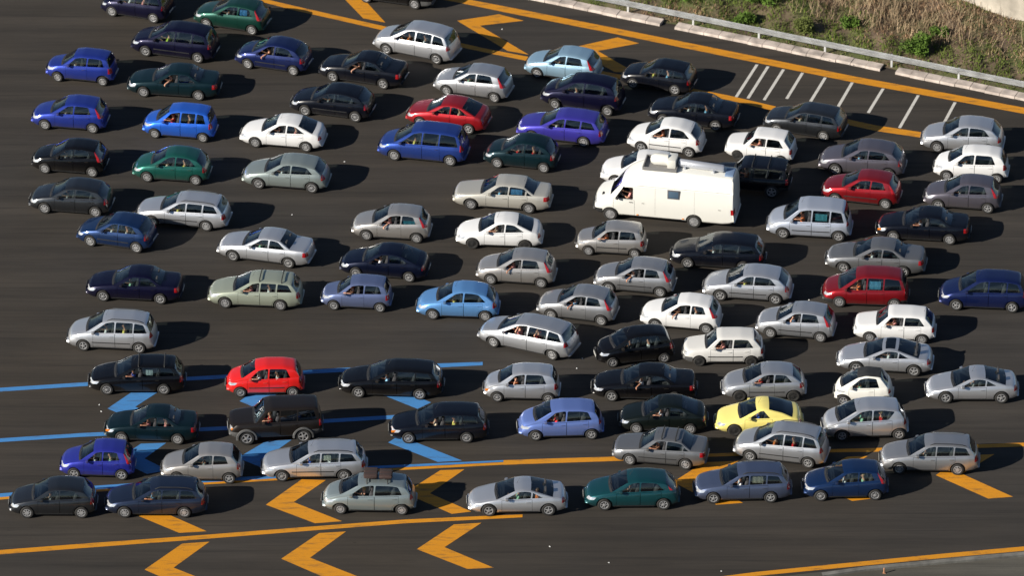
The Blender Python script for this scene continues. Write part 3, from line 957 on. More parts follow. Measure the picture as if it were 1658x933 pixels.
    root['_fx'] = fx-xm
    info = dict(root=root, fx=fx-xm, hip=hipz, y=yS, yaw=yaw, sx=sx, sz=sz, label=label, S=S, T=T, xm=xm)
    del root['_fx']
    return info
# ------------------------------------------------------------------ people
def skin_mesh(verts, edges, radii, root=0, sub=1):
    me = bpy.data.meshes.new('tmp'); me.from_pydata(verts, edges, [])
    ob = bpy.data.objects.new('tmp', me); COL.objects.link(ob)
    md = ob.modifiers.new('s', 'SKIN'); md.use_smooth_shade = True
    for i, r in enumerate(radii):
        v = me.skin_vertices[0].data[i]
        v.radius = (r, r) if not isinstance(r, tuple) else r
        v.use_root = (i == root)
    sb = ob.modifiers.new('d', 'SUBSURF'); sb.levels = sub
    dg = bpy.context.evaluated_depsgraph_get()
    out = bpy.data.meshes.new_from_object(ob.evaluated_get(dg))
    bpy.data.objects.remove(ob); bpy.data.meshes.remove(me)
    return out

def merge_bm(bm, me): bm.from_mesh(me); bpy.data.meshes.remove(me)

def hand(bm, wr, d, side, curl=.5):
    """palm, four unequal fingers and a thumb from the side of the palm"""
    wr = Vector(wr); d = Vector(d).normalized()
    a = d.cross(Vector((0, 0, 1)))
    a = a.normalized() if a.length > .1 else Vector((1, 0, 0))
    nrm = a.cross(d).normalized()
    pe = wr + d*.085
    tube(bm, [wr - d*.01, wr + d*.04, pe], [.028, .036, .034], 8)
    for k, ln in enumerate((.070, .080, .074, .056)):
        o = a*(-.027+.018*k)
        p0 = pe + o - d*.01
        p1 = p0 + d*ln*.5 - nrm*.010*curl
        p2 = p1 + (d*.75 - nrm*curl).normalized()*ln*.32
        p3 = p2 + (d*.3 - nrm*curl*1.4).normalized()*ln*.24
        tube(bm, [p0, p1, p2, p3], [.0095, .009, .0082, .007], 6)
    t0 = wr + d*.025 - a*.03*side
    tube(bm, [t0, t0 + (d*.6-a*.8*side).normalized()*.035, t0 + (d*.9-a*.5*side).normalized()*.065], [.012, .010, .008], 6)

ARMS = {
 'out': [(-.02, -.37, .555), (-.17, -.50, .47), (-.3, -.1, -1)],
 'sill': [(.02, -.36, .56), (-.20, -.42, .60), (-1, .1, .1)],
 'wheel': [(-.08, -.27, .27), (-.31, -.16, .40), (-.8, .3, .5)],
 'lap': [(-.02, -.26, .22), (-.20, -.12, .14), (-.9, .3, -.1)],
 'raise': [(-.06, -.34, .56), (.02, -.22, .70), (.1, .5, .6)],
}
def make_person(pose):
    L, Rr = {'out': ('out', 'wheel'), 'sill': ('sill', 'wheel'), 'wheel': ('wheel', 'wheel'), 'lap': ('lap', 'lap'), 'raise': ('raise', 'wheel')}[pose]
    eL, wL, dL = [Vector(p) for p in ARMS[L]]
    eR, wR, dR = [Vector((p[0], -p[1], p[2])) for p in ARMS[Rr]]
    V = [(0, 0, .08), (.03, 0, .27), (.06, 0, .43), (.055, 0, .53), (.04, 0, .60), (.03, 0, .665), (.03, 0, .735), (.04, 0, .80),
         (.06, -.185, .475), tuple(eL), tuple(wL), (.06, .185, .475), tuple(eR), tuple(wR),
         (-.02, -.10, .07), (-.42, -.14, .20), (-.70, -.13, -.10), (-.84, -.13, -.13),
         (-.02, .10, .07), (-.42, .14, .20), (-.70, .13, -.10), (-.84, .13, -.13)]
    E = [(0, 1), (1, 2), (2, 3), (3, 4), (4, 5), (5, 6), (6, 7), (2, 8), (8, 9), (9, 10), (2, 11), (11, 12), (12, 13),
         (0, 14), (14, 15), (15, 16), (16, 17), (0, 18), (18, 19), (19, 20), (20, 21)]
    Rd = [(.15, .12), (.14, .105), (.15, .11), .058, .056, (.072, .078), (.078, .092), (.06, .07),
          .056, .042, .028, .056, .042, .028, .085, .062, .042, .035, .085, .062, .042, .035]
    bm = bmesh.new()
    merge_bm(bm, skin_mesh(V, E, Rd))
    hand(bm, wL, dL, 1); hand(bm, wR, dR, -1)
    # nose, ears, brow and mouth so that the head has a face
    tube(bm, [(-.045, 0, .725), (-.072, 0, .695), (-.05, 0, .685)], [.010, .016, .010], 6)
    for s_ in (-1, 1): tube(bm, [(.035, s_*.072, .68), (.045, s_*.086, .70), (.04, s_*.074, .725)], [.008, .012, .008], 6)
    tube(bm, [(-.048, -.022, .655), (-.056, 0, .653), (-.048, .022, .655)], [.005, .007, .005], 5)
    nb = len(bm.faces)
    for s_ in (-1, 1):
        g = bmesh.ops.create_uvsphere(bm, u_segments=8, v_segments=6, radius=.010, matrix=Matrix.Translation((-.050, s_*.028, .722)))
        for f in {f for v in g['verts'] for f in v.link_faces}: f.material_index = 1
    body = mesh_of(bm, 'person', 2, angle=80)
    # shirt: torso and upper sleeves
    shL = Vector(V[8]); shR = Vector(V[11])
    V2 = [V[0], V[1], V[2], (.058, 0, .50), V[8], tuple(shL.lerp(eL, .62)), V[11], tuple(shR.lerp(eR, .62))]
    E2 = [(0, 1), (1, 2), (2, 3), (2, 4), (4, 5), (2, 6), (6, 7)]
    sh = skin_mesh(V2, E2, [(.165, .135), (.158, .122), (.168, .128), (.085, .085), .070, .058, .070, .058])
    sh.materials.clear(); sh.materials.append(None); sh.shade_smooth()
    V3 = [V[0], V[14], V[15], (-.68, -.13, -.07), V[18], V[19], (-.68, .13, -.07)]
    tr = skin_mesh(V3, [(0, 1), (1, 2), (2, 3), (0, 4), (4, 5), (5, 6)], [(.158, .128), .096, .074, .056, .096, .074, .056])
    tr.materials.clear(); tr.materials.append(None); tr.shade_smooth()
    bm = bmesh.new()
    bmesh.ops.create_icosphere(bm, subdivisions=3, radius=1, matrix=Matrix.Translation((.045, 0, .742)) @ Matrix.Diagonal((.096, .086, .088, 1)))
    dead = [v for v in bm.verts if (v.co.x < -.01 and v.co.z < .765) or v.co.z < .675]
    bmesh.ops.delete(bm, geom=dead, context='VERTS')
    for v in bm.verts: v.co += Vector((random.uniform(-.004, .004), random.uniform(-.004, .004), random.uniform(-.003, .006)))
    hair = mesh_of(bm, 'hair', 1, angle=80)
    return dict(body=body, shirt=sh, trousers=tr, hair=hair)

PEOPLE = {p: make_person(p) for p in ARMS}
def cloth(c): return add_noise_tint(principled('cloth', c, 0.85), c, .18, 14)
SHIRT = {'white': (.72, .72, .72), 'pale grey': (.5, .5, .5), 'yellow': (.75, .65, .16), 'yellow green': (.55, .75, .08), 'light blue': (.25, .52, .75),
         'blue': (.04, .12, .55), 'red': (.65, .02, .02), 'orange': (.7, .18, .04), 'pink': (.75, .3, .28), 'black': (.02, .02, .02),
         'pale green': (.35, .62, .42), 'brown': (.20, .09, .04), 'grey': (.25, .25, .25), 'dark': (.03, .03, .035), 'beige': (.6, .5, .36)}
SH = {k: cloth(v) for k, v in SHIRT.items()}
SKIN = [principled('skin', c, .5) for c in ((.62, .33, .22), (.52, .26, .16), (.42, .20, .12))]
HAIR = {k: cloth(c) for k, c in {'dark': (.02, .014, .01), 'brown': (.09, .045, .02), 'grey': (.35, .34, .32), 'fair': (.42, .28, .12), 'white': (.6, .6, .58), 'red': (.25, .05, .015)}.items()}
TRS = [cloth(c) for c in ((.03, .035, .07), (.05, .05, .05), (.2, .16, .11))]
EYE = principled('eye', (.03, .02, .015), .2)
PCOUNT = [0]
def person(info, seat, pose, shirt, hair='dark', where=None, lean=0):
    """a person on a seat of that car; seat = driver | passenger | rear"""
    i = PCOUNT[0]; PCOUNT[0] += 1
    P = PEOPLE[pose]
    x = info['fx']; y = -info['y']
    if seat == 'passenger': y = info['y']
    if seat == 'rear': x += .84
    if seat == 'rear far': x += .84; y = info['y']
    root = info['root']
    Mx = Matrix.Translation(root.location) @ Matrix.Rotation(info['yaw'], 4, 'Z') @ Matrix.Diagonal((info['sx'], 1, info['sz'], 1))
    o = bpy.data.objects.new('person', P['body']); COL.objects.link(o)
    o.location = Mx @ Vector((x, y, info['hip']-.02))
    o.rotation_euler = (0, R(random.uniform(-3, 3)), info['yaw'] + R(lean))
    o.material_slots[0].link = 'OBJECT'; o.material_slots[0].material = SKIN[i % 3]
    o.material_slots[1].link = 'OBJECT'; o.material_slots[1].material = EYE
    q = {'out': ' arm out,', 'sill': ' elbow out,', 'wheel': '', 'lap': '', 'raise': ' hand raised,'}[pose]
    role = {'driver': 'driver', 'passenger': 'front passenger', 'rear': 'rear passenger', 'rear far': 'far rear passenger'}[seat]
    lb = f"{role} in {shirt},{q} inside the {info['label']}"
    if len(lb.replace(',', ' ').replace('-', ' ').split()) > 16: print('LONG', lb)
    tag(o, lb, 'person', 'people sitting in the queuing cars')
    link('hair', P['hair'], o, None, [HAIR[hair]])
    link('shirt', P['shirt'], o, None, [SH[shirt]])
    link('trousers', P['trousers'], o, None, [TRS[i % 3]])
    return o

def sunshade(info, x0, x1, z0, z1, mat, label, name='window_cloth', cat='cloth'):
    """cloth hung inside a side window (x, z in car metres)"""
    S, xm = info['S'], info['xm']
    bm = bmesh.new(); rows = []
    n = 14
    for i in range(n+1):
        x = x0+(x1-x0)*i/n
        col = []
        for j in range(5):
            z = z0+(z1-z0)*j/4
            y = -(S.side_y(x, z)-.065) + .007*math.sin(i*1.1)
            col.append(bm.verts.new((x-xm, y, z)))
        rows.append(col)
    for i in range(n):
        for j in range(4): bm.faces.new((rows[i][j], rows[i+1][j], rows[i+1][j+1], rows[i][j+1]))
    bmesh.ops.solidify(bm, geom=bm.faces, thickness=.006)
    me = mesh_of(bm, name); me.materials[0] = mat
    o = link(name, me)
    r = info['root']
    o.location = r.location; o.rotation_euler = r.rotation_euler; o.scale = r.scale
    tag(o, label, cat)
    return o
# ------------------------------------------------------------------ ground, markings, verge
def ground_mat(name, base, streak=.35, warm=(.0, .0, .0)):
    m = principled(name, base, .88); t = m.node_tree; L = t.links; b = t.nodes['Principled BSDF']
    tc = nnode(m, 'ShaderNodeTexCoord')
    def noise(scale, stretch, detail=5, rough=.6, rot=0):
        mp = nnode(m, 'ShaderNodeMapping'); mp.inputs['Scale'].default_value = stretch; mp.inputs['Rotation'].default_value = (0, 0, rot)
        n = nnode(m, 'ShaderNodeTexNoise'); n.inputs['Scale'].default_value = scale; n.inputs['Detail'].default_value = detail; n.inputs['Roughness'].default_value = rough
        L.new(tc.outputs['Object'], mp.inputs[0]); L.new(mp.outputs[0], n.inputs[0]); return n
    def rng(n, a, b_, lo, hi):
        r = nnode(m, 'ShaderNodeMapRange'); r.inputs['From Min'].default_value = a; r.inputs['From Max'].default_value = b_
        r.inputs['To Min'].default_value = lo; r.inputs['To Max'].default_value = hi; L.new(n.outputs[0], r.inputs[0]); return r
    def mul(a, b_):
        k = nnode(m, 'ShaderNodeMath', operation='MULTIPLY'); L.new(a.outputs[0], k.inputs[0]); L.new(b_.outputs[0], k.inputs[1]); return k
    broad = rng(noise(.10, (1, 2.2, 1)), .35, .65, .86, 1.14)
    lanes = rng(noise(.9, (.035, 1.0, 1), 4, .5, R(-2)), .30, .70, 1-streak*.55, 1+streak*.5)
    thin = rng(noise(3.5, (.03, 1.0, 1), 3, .5, R(-3)), .56, .70, 1.04, 1-streak*.55)
    fine = rng(noise(9, (.05, 1.0, 1), 3, .6, R(1)), .3, .7, .86, 1.14)
    patch_ = rng(noise(.45, (.5, 1.3, 1), 6, .7), .58, .70, 1, .84)
    grain = rng(noise(45, (1, 1, 1), 2), .3, .7, .78, 1.22)
    spot = rng(noise(1.3, (.8, 1.4, 1), 3), .70, .76, 1, .62)
    f = mul(mul(mul(broad, lanes), mul(thin, grain)), mul(spot, mul(fine, patch_)))
    hue = nnode(m, 'ShaderNodeMix', data_type='RGBA'); L.new(rng(noise(.06, (1, 1, 1)), .35, .65, 0, 1).outputs[0], hue.inputs['Factor'])
    hue.inputs['A'].default_value = (base[0]*1.06, base[1]*.98, base[2]*.86, 1); hue.inputs['B'].default_value = (base[0]*.96, base[1]*.98, base[2]*1.03, 1)
    v = nnode(m, 'ShaderNodeVectorMath', operation='SCALE'); L.new(hue.outputs['Result'], v.inputs[0]); L.new(f.outputs[0], v.inputs['Scale'])
    L.new(v.outputs[0], b.inputs['Base Color'])
    bp = nnode(m, 'ShaderNodeBump'); bp.inputs['Strength'].default_value = .25; bp.inputs['Distance'].default_value = .01
    L.new(noise(120, (1, 1, 1), 2).outputs[0], bp.inputs['Height']); L.new(bp.outputs[0], b.inputs['Normal'])
    return m

bm = bmesh.new()
Q = 900
bm.faces.new([bm.verts.new(p) for p in ((-Q, -Q, 0), (Q, -Q, 0), (Q, Q, 0), (-Q, Q, 0))])
me = mesh_of(bm, 'road', smooth=False); me.materials[0] = ground_mat('asphalt', (.0335, .0285, .0235), .55)
tag(link('road', me), kind='structure')

def paint_mat(name, col, wear=.25):
    m = principled(name, col, .65); t = m.node_tree; L = t.links; b = t.nodes['Principled BSDF']
    tc = nnode(m, 'ShaderNodeTexCoord')
    n = nnode(m, 'ShaderNodeTexNoise'); n.inputs['Scale'].default_value = 2.4; n.inputs['Detail'].default_value = 8; n.inputs['Roughness'].default_value = .7
    mp = nnode(m, 'ShaderNodeMapping'); mp.inputs['Scale'].default_value = (.35, 1.6, 1); L.new(tc.outputs['Object'], mp.inputs[0]); L.new(mp.outputs[0], n.inputs[0])
    r = nnode(m, 'ShaderNodeMapRange'); r.inputs['From Min'].default_value = .52; r.inputs['From Max'].default_value = .72; r.inputs['To Max'].default_value = wear*2; L.new(n.outputs[0], r.inputs[0])
    n2 = nnode(m, 'ShaderNodeTexNoise'); n2.inputs['Scale'].default_value = 30; n2.inputs['Detail'].default_value = 3; L.new(tc.outputs['Object'], n2.inputs[0])
    r2 = nnode(m, 'ShaderNodeMapRange'); r2.inputs['From Min'].default_value = .60; r2.inputs['From Max'].default_value = .72; r2.inputs['To Max'].default_value = wear*1.6; L.new(n2.outputs[0], r2.inputs[0])
    ad = nnode(m, 'ShaderNodeMath', operation='ADD', use_clamp=True); L.new(r.outputs[0], ad.inputs[0]); L.new(r2.outputs[0], ad.inputs[1])
    mx = nnode(m, 'ShaderNodeMix', data_type='RGBA'); L.new(ad.outputs[0], mx.inputs['Factor'])
    mx.inputs['A'].default_value = (*col, 1); mx.inputs['B'].default_value = (.07, .055, .04, 1)
    L.new(mx.outputs['Result'], b.inputs['Base Color'])
    return m
ORANGE = paint_mat('orange_road_paint', (.64, .26, .008), .40); BLUE = paint_mat('blue_road_paint', (.06, .24, .56), .3); WHITE = paint_mat('white_road_paint', (.62, .60, .55), .2)

def marking(name, poly, mat, z=.004, col=None):
    bm = bmesh.new()
    bm.faces.new([bm.verts.new(at(x, y, z)) for x, y in poly])
    bmesh.ops.recalc_face_normals(bm, faces=bm.faces)
    for f in bm.faces:
        if f.normal.z < 0: f.normal_flip()
    me = mesh_of(bm, name, smooth=False); me.materials[0] = mat
    return tag(link(name, me), kind='structure')

def stripe(name, pts, w, mat, z=.004):
    """pts (x,y of the middle), w = thickness in pixels down the picture"""
    bm = bmesh.new(); prev = None
    for i, p in enumerate(pts):
        ww = w[i] if isinstance(w, (list, tuple)) else w
        a = bm.verts.new(at(p[0], p[1]-ww/2, z)); b = bm.verts.new(at(p[0], p[1]+ww/2, z))
        if prev: bm.faces.new((prev[0], prev[1], b, a))
        prev = (a, b)
    for f in bm.faces:
        f.normal_update()
        if f.normal.z < 0: f.normal_flip()
    me = mesh_of(bm, name, smooth=False); me.materials[0] = mat
    return tag(link(name, me), kind='structure')

# orange lines
stripe('orange_line', [(300, -26), (430, 1), (470, 11), (611, 43), (796, 83.5), (850, 94), (1000, 123), (1180, 158), (1256, 176)], [5, 6, 7, 7, 6.5, 7, 7, 7.5, 8], ORANGE)
stripe('orange_line', [(1372, 197), (1417, 207), (1497, 219)], 9, ORANGE)
stripe('orange_line', [(560, -34), (735, -2), (820, 15), (1000, 50.5), (1180, 87), (1387, 129), (1530, 155), (1760, 198)], [8, 8, 9.5, 9.5, 10, 10, 10, 10], ORANGE)
stripe('orange_line', [(-40, 898), (129, 885), (300, 872.5), (480, 858.5), (655, 845), (760, 840), (846, 836)], [7, 7, 6.5, 6.5, 6, 5.5, 4.5], ORANGE)
stripe('orange_line', [(815, 749.5), (900, 746.5), (998, 743.5), (1141, 738), (1343, 730.5), (1417, 729), (1530, 725), (1720, 718)], [7.5, 7.5, 7, 5, 5, 6, 6, 6], ORANGE)
stripe('orange_line', [(-40, 811), (129, 797), (250, 788), (448, 776.5), (600, 762), (643, 760), (815, 751)], [4, 4, 4, 3.5, 3.5, 4, 4], ORANGE)
stripe('orange_line', [(1120, 944), (1226, 930), (1380, 915), (1530, 900.5), (1760, 880)], [7, 6.5, 7, 7, 7], ORANGE)
# blue lines
stripe('blue_line', [(-40, 806), (129, 792), (250, 783.5), (448, 772.5), (600, 757.5), (643, 755.5), (815, 747)], [6, 6, 6, 5, 4.5, 4, 2.5], BLUE, .008)
stripe('blue_line', [(-40, 716), (129, 705), (365, 693.8), (533, 681.8), (640, 675.5)], 6, BLUE)
stripe('blue_line', [(-40, 634), (129, 623), (298, 614), (489, 603), (551, 599.5), (714, 592), (781.5, 589)], [6, 6, 6, 6, 6.5, 6.5, 5.5], BLUE)
# orange arrow markings
CH = [[(200, 826), (246, 800), (285, 799), (248, 823), (335, 861), (290, 863.6)],
      [(234, 923.3), (295, 881), (339, 878), (281, 920), (420, 975), (370, 982)],
      [(430.5, 818), (488.5, 776.8), (527.5, 778), (475.4, 813.7), (553.6, 844.7), (510, 848)],
      [(455.5, 905.5), (516.7, 864), (560, 861.4), (502, 903.8), (640, 958), (590, 964)],
      [(675, 890), (735, 850), (779.4, 847.3), (719.7, 886.8), (799, 920), (756.6, 922)],
      [(655, 799), (713, 762), (752, 760.5), (696, 799.5), (763, 829), (731.6, 832.8)],
      [(1090, 781), (1140, 749), (1196, 747), (1135, 780), (1203, 815), (1160, 818)],
      [(1300, 776), (1372, 740), (1405, 739), (1345, 775), (1411, 808), (1380, 812)],
      [(1515, 770), (1565, 738), (1610, 736), (1558, 768), (1640, 805), (1600, 808)],
      [(520, -34), (560, -40), (591, 0), (624, 36), (588, 29), (560, 0)],
      [(740, 33), (808, 22.5), (848, 33), (777, 41), (856, 88), (822, 82)],
      [(925, 77), (1000, 60), (1035, 69.5), (968, 82), (1030, 118), (995, 116)]]
for p in CH: marking('orange_chevron', p, ORANGE)
BCH = [[(174, 662), (213, 635.5), (256, 635), (219, 659), (262, 678), (235, 688)],
       [(388, 650), (428, 622), (475, 620), (434, 649), (478, 668), (446, 674)],
       [(590, 628), (632, 604), (676, 602), (634, 627), (698, 652), (676, 662.6)],
       [(190, 745), (228, 719), (269, 717.6), (234, 743), (272, 762), (238, 768)],
       [(385, 742), (430.5, 715), (472, 712.7), (432, 741), (476, 762), (444, 766)],
       [(628.5, 717), (668, 692), (700, 690), (664, 713), (748, 746.4), (708.8, 748.6)]]
for p in BCH: marking('blue_chevron', p, BLUE)
# white ticks
k = 4.6056
for (a, b, c_, d) in ((258, 478, 100, 722), (340, 492, 188, 732), (455, 515, 308, 745), (597, 540, 477, 735), (767, 575, 655, 755), (968, 612, 860, 795), (1198, 658, 1085, 840), (1460, 708, 1318, 953), (1735, 760, 1600, 1010)):
    x0, y0, x1, y1 = 1170+a/k, b/k, 1170+c_/k, d/k
    marking('white_tick', [(x0-2.6, y0), (x0+2.2, y0+.5), (x1+2.6, y1+.4), (x1-2.2, y1-.4)], WHITE)

# ---- upper right: kerb, guard rail, bank
def seg(pa, pb, n): return [pa + (pb-pa)*i/n for i in range(n+1)]
KA, KB = at(560, -62), at(1760, 184)            # front foot of the kerb
dirk = (KB-KA).normalized(); nk = Vector((-dirk.y, dirk.x, 0))
klen = (KB-KA).length
def kpt(s, o, z=0): p = KA + dirk*s + nk*o; return Vector((p.x, p.y, z))
conc = add_noise_tint(principled('kerb_concrete', (.50, .43, .38), .85), (.50, .43, .38), .4, 1.6)
rust = random.Random(3)
bm = bmesh.new()
s = 0; gap1 = (at(1068, 46)-KA).dot(dirk); gap2 = (at(1441, 124)-KA).dot(dirk)
while s < klen:
    e = s + .8
    if not (s < gap1 < e or s < gap2 < e):
        dz = rust.uniform(-.015, .015); do = rust.uniform(-.02, .02)
        n0 = len(bm.verts)
        vs = [bm.verts.new(p) for p in (kpt(s+.012, do, 0), kpt(e-.012, do, 0), kpt(e-.012, .03+do, .13+dz), kpt(s+.012, .03+do, .13+dz), kpt(e-.012, .56, .15+dz), kpt(s+.012, .56, .15+dz), kpt(e-.012, .58, -.1), kpt(s+.012, .58, -.1))]
        for idx in ((0, 1, 2, 3), (3, 2, 4, 5), (5, 4, 6, 7), (0, 3, 5, 7), (1, 6, 4, 2)): bm.faces.new([vs[i] for i in idx])
    s = e
me = mesh_of(bm, 'kerb', smooth=False); me.materials[0] = conc
tag(link('kerb', me), kind='structure')
# bank terrain
random.seed(11)
bm = bmesh.new(); NX, NY = 150, 34
def bank_z(s, o):
    base = .06 + max(0, o-1.0)*.16
    return base + .10*math.sin(s*1.3+o*.7)*min(1, o*.4) + .08*math.sin(s*.37-o*1.9)*min(1, o*.4) + .05*math.sin(s*4.1+o*3.3)*min(1, o*.5)
grid = [[bm.verts.new(kpt(klen*i/NX, .40+o_, bank_z(klen*i/NX, .4+o_)+random.uniform(-.025, .025))) for o_ in [0.0 + (j/NY)**1.4*40 for j in range(NY+1)]] for i in range(NX+1)]
for i in range(NX):
    for j in range(NY): bm.faces.new((grid[i][j], grid[i+1][j], grid[i+1][j+1], grid[i][j+1]))
earth = principled('dry_earth', (.15, .105, .07), .95)
add_noise_tint(earth, (.15, .105, .07), .5, 1.1)
t_ = earth.node_tree; L_ = t_.links
tc_ = nnode(earth, 'ShaderNodeTexCoord'); nz_ = nnode(earth, 'ShaderNodeTexNoise'); nz_.inputs['Scale'].default_value = .55; nz_.inputs['Detail'].default_value = 5
L_.new(tc_.outputs['Object'], nz_.inputs[0])
rg_ = nnode(earth, 'ShaderNodeMapRange'); rg_.inputs['From Min'].default_value = .42; rg_.inputs['From Max'].default_value = .60; L_.new(nz_.outputs[0], rg_.inputs[0])
mx_ = nnode(earth, 'ShaderNodeMix', data_type='RGBA'); L_.new(rg_.outputs[0], mx_.inputs['Factor'])
src_ = t_.nodes['Principled BSDF'].inputs['Base Color'].links[0].from_socket
L_.new(src_, mx_.inputs['A']); mx_.inputs['B'].default_value = (.095, .11, .035, 1); L_.new(mx_.outputs['Result'], t_.nodes['Principled BSDF'].inputs['Base Color'])
me = mesh_of(bm, 'grass_bank', angle=80); me.materials[0] = earth
tag(link('grass_bank', me), kind='structure')

def leafmat(name, col, amt=.35):
    m = add_noise_tint(principled(name, col, .8, spec=.2), col, amt, .9)
    return m
DRY = leafmat('dry_grass', (.30, .19, .115)); STRAW = leafmat('straw', (.36, .27, .17)); GRN = leafmat('green_grass', (.115, .155, .03)); LEAF = leafmat('shrub_leaf', (.085, .15, .022), .5)
def blades(name, n, area, mats, hmin, hmax, wd, label, cat, pick=None, kind='stuff', seed=1):
    rnd = random.Random(seed); V = []; F = []; MI = []
    for _ in range(n):
        s, o, m_, hs = area(rnd)
        z = bank_z(s, o); p = kpt(s, o, z-.02); a = rnd.uniform(0, 6.283); h = rnd.uniform(hmin, hmax)*hs; ww = wd*rnd.uniform(.6, 1.4)
        l = Vector((rnd.gauss(0, .35), rnd.gauss(0, .35), 1)).normalized()*h
        d = Vector((math.cos(a), math.sin(a), 0))*ww
        i = len(V); V += [p-d, p+d, p+l*.6+d*.7, p+l+Vector((rnd.gauss(0, .12), rnd.gauss(0, .12), -.05))*h, p+l*.6-d*.7]
        F += [(i, i+1, i+2, i+4), (i+4, i+2, i+3)]; MI += [m_, m_]
    me = bpy.data.meshes.new(name); me.from_pydata(V, [], F)
    for m in mats: me.materials.append(m)
    me.polygons.foreach_set('material_index', MI)
    o = link(name, me)
    return tag(o, label, cat, None, kind)
def patch(s, o):     # where the ground cover is green
    return math.sin(s*.55+1.2)+math.sin(s*.21+o*.9)+.8*math.sin(o*1.7-s*.9)
def area_all(r):
    s = r.uniform(4, klen); o = .55 + r.random()**1.15*15
    g = patch(s, o) + (2.4 if s < 23 else (1.9 if o < 3 else .9)) - (1.0 if o > 4.5 and s > 23 else 0)
    m = 1 if g > r.gauss(.9, .7) else (0 if r.random() < .7 else 2)
    return s, o, m, (.6 if o < 1.2 else 1) * (.5 + .5*abs(math.sin(s*2.1+o*1.3)))
blades('dry_grass', 85000, area_all, [DRY, GRN, STRAW], .08, .32, .019, 'dry and green rough grass covering the bank behind the guard rail', 'grass')
def area_reed(r):
    s = (at(1470, 40)-KA).dot(dirk) + r.gauss(0, 3.2); o = 3.2 + abs(r.gauss(0, 1.6))
    return s, o, 0, 1
blades('dry_reeds', 1100, area_reed, [STRAW], .4, 1.1, .014, 'tall dry straw reeds on the bank near the pale wall', 'reeds', seed=5)

def shrub(px, py, rad, hgt, label, mat=None, n=1500, seed=0):
    rnd = random.Random(seed); V = []; F = []
    g = at(px, py); s = (g-KA).dot(dirk); o = (g-KA).dot(nk); z = bank_z(s, o)
    c = kpt(s, o, z)
    lob = [(rnd.uniform(-.6, .6)*rad, rnd.uniform(-.45, .45)*rad, rnd.uniform(.3, .8)*hgt, rnd.uniform(.3, .55)*rad) for _ in range(7)]
    for _ in range(n):
        lx, ly, lz, lr = rnd.choice(lob)
        v = Vector((rnd.gauss(0, 1), rnd.gauss(0, 1), rnd.gauss(0, 1))).normalized()*lr*rnd.random()**.4
        p = c + Vector((lx+v.x, ly+v.y, max(.03, lz+v.z)))
        u = Vector((rnd.gauss(0, 1), rnd.gauss(0, 1), rnd.gauss(0, .6))).normalized(); w_ = u.orthogonal().normalized()
        a = rnd.uniform(.04, .085); b = a*.45
        i = len(V); V += [p-u*a, p+w_*b, p+u*a, p-w_*b]; F.append((i, i+1, i+2, i+3))
    root = bpy.data.objects.new('shrub', None); COL.objects.link(root); root.location = c
    me = bpy.data.meshes.new('foliage'); me.from_pydata([v-c for v in V], [], F); me.materials.append(mat or LEAF)
    link('foliage', me, root)
    bm = bmesh.new()
    for l in lob: tube(bm, [(0, 0, -.05), (l[0]*.5, l[1]*.5, l[2]*.5), (l[0], l[1], l[2])], [.018, .012, .006], 5)
    me = mesh_of(bm, 'stem'); me.materials[0] = principled('twig', (.12, .08, .05), .9); link('stem', me, root)
    return tag(root, label, 'shrub', 'green shrubs on the bank')
shrub(1232, 16, 1.1, 1.0, 'large bright green shrub on bank at the top edge', n=2600, seed=1)
shrub(1205, 40, .7, .5, 'low green shrub near the rail, left on the bank', n=1100, seed=2)
shrub(1300, 55, .75, .45, 'flat olive shrub below the large bright one', leafmat('olive_leaf', (.10, .12, .03)), n=1000, seed=3)
shrub(1376, 52, .55, .45, 'small round dark green shrub mid bank', n=900, seed=4)
shrub(1485, 90, .85, .75, 'bright green shrub near the rail at right', n=2000, seed=5)
shrub(1522, 72, .6, .5, 'green shrub at the right edge of the bank', n=900, seed=6)
shrub(1120, 8, .9, .6, 'green shrub behind the rail at the top edge', n=1500, seed=7)
shrub(1035, -8, .8, .5, 'olive shrub at the left end of the bank', leafmat('olive_leaf', (.09, .12, .03)), n=1200, seed=8)
# pale wall in the top right corner
bm = bmesh.new()
wa, wb_ = at(1425, -12), at(1700, 74)
dw = (wb_-wa).normalized(); nw = Vector((-dw.y, dw.x, 0))
zb0 = bank_z((wa-KA).dot(dirk), (wa-KA).dot(nk))
def wpt(t, o, z): p = wa + dw*t + nw*o; return (p.x, p.y, z)
Lw = (wb_-wa).length
n0 = []
for t in [Lw*i/8 for i in range(9)]:
    n0.append([bm.verts.new(wpt(t, 0, -.2)), bm.verts.new(wpt(t, 0, zb0+.95)), bm.verts.new(wpt(t, .5, zb0+1.0)), bm.verts.new(wpt(t, .5, -.2))])
for a, b in zip(n0, n0[1:]):
    for i in range(3): bm.faces.new((a[i], b[i], b[i+1], a[i+1]))
bm.faces.new(n0[0][::-1]); bm.faces.new(n0[-1])
bmesh.ops.recalc_face_normals(bm, faces=bm.faces)
me = mesh_of(bm, 'concrete_wall', smooth=False); me.materials[0] = add_noise_tint(principled('wall_concrete', (.40, .36, .30), .9), (.40, .36, .30), .4, .8, rough=None)
tag(link('concrete_wall', me), 'pale concrete wall crossing the top right corner of the bank', 'wall')
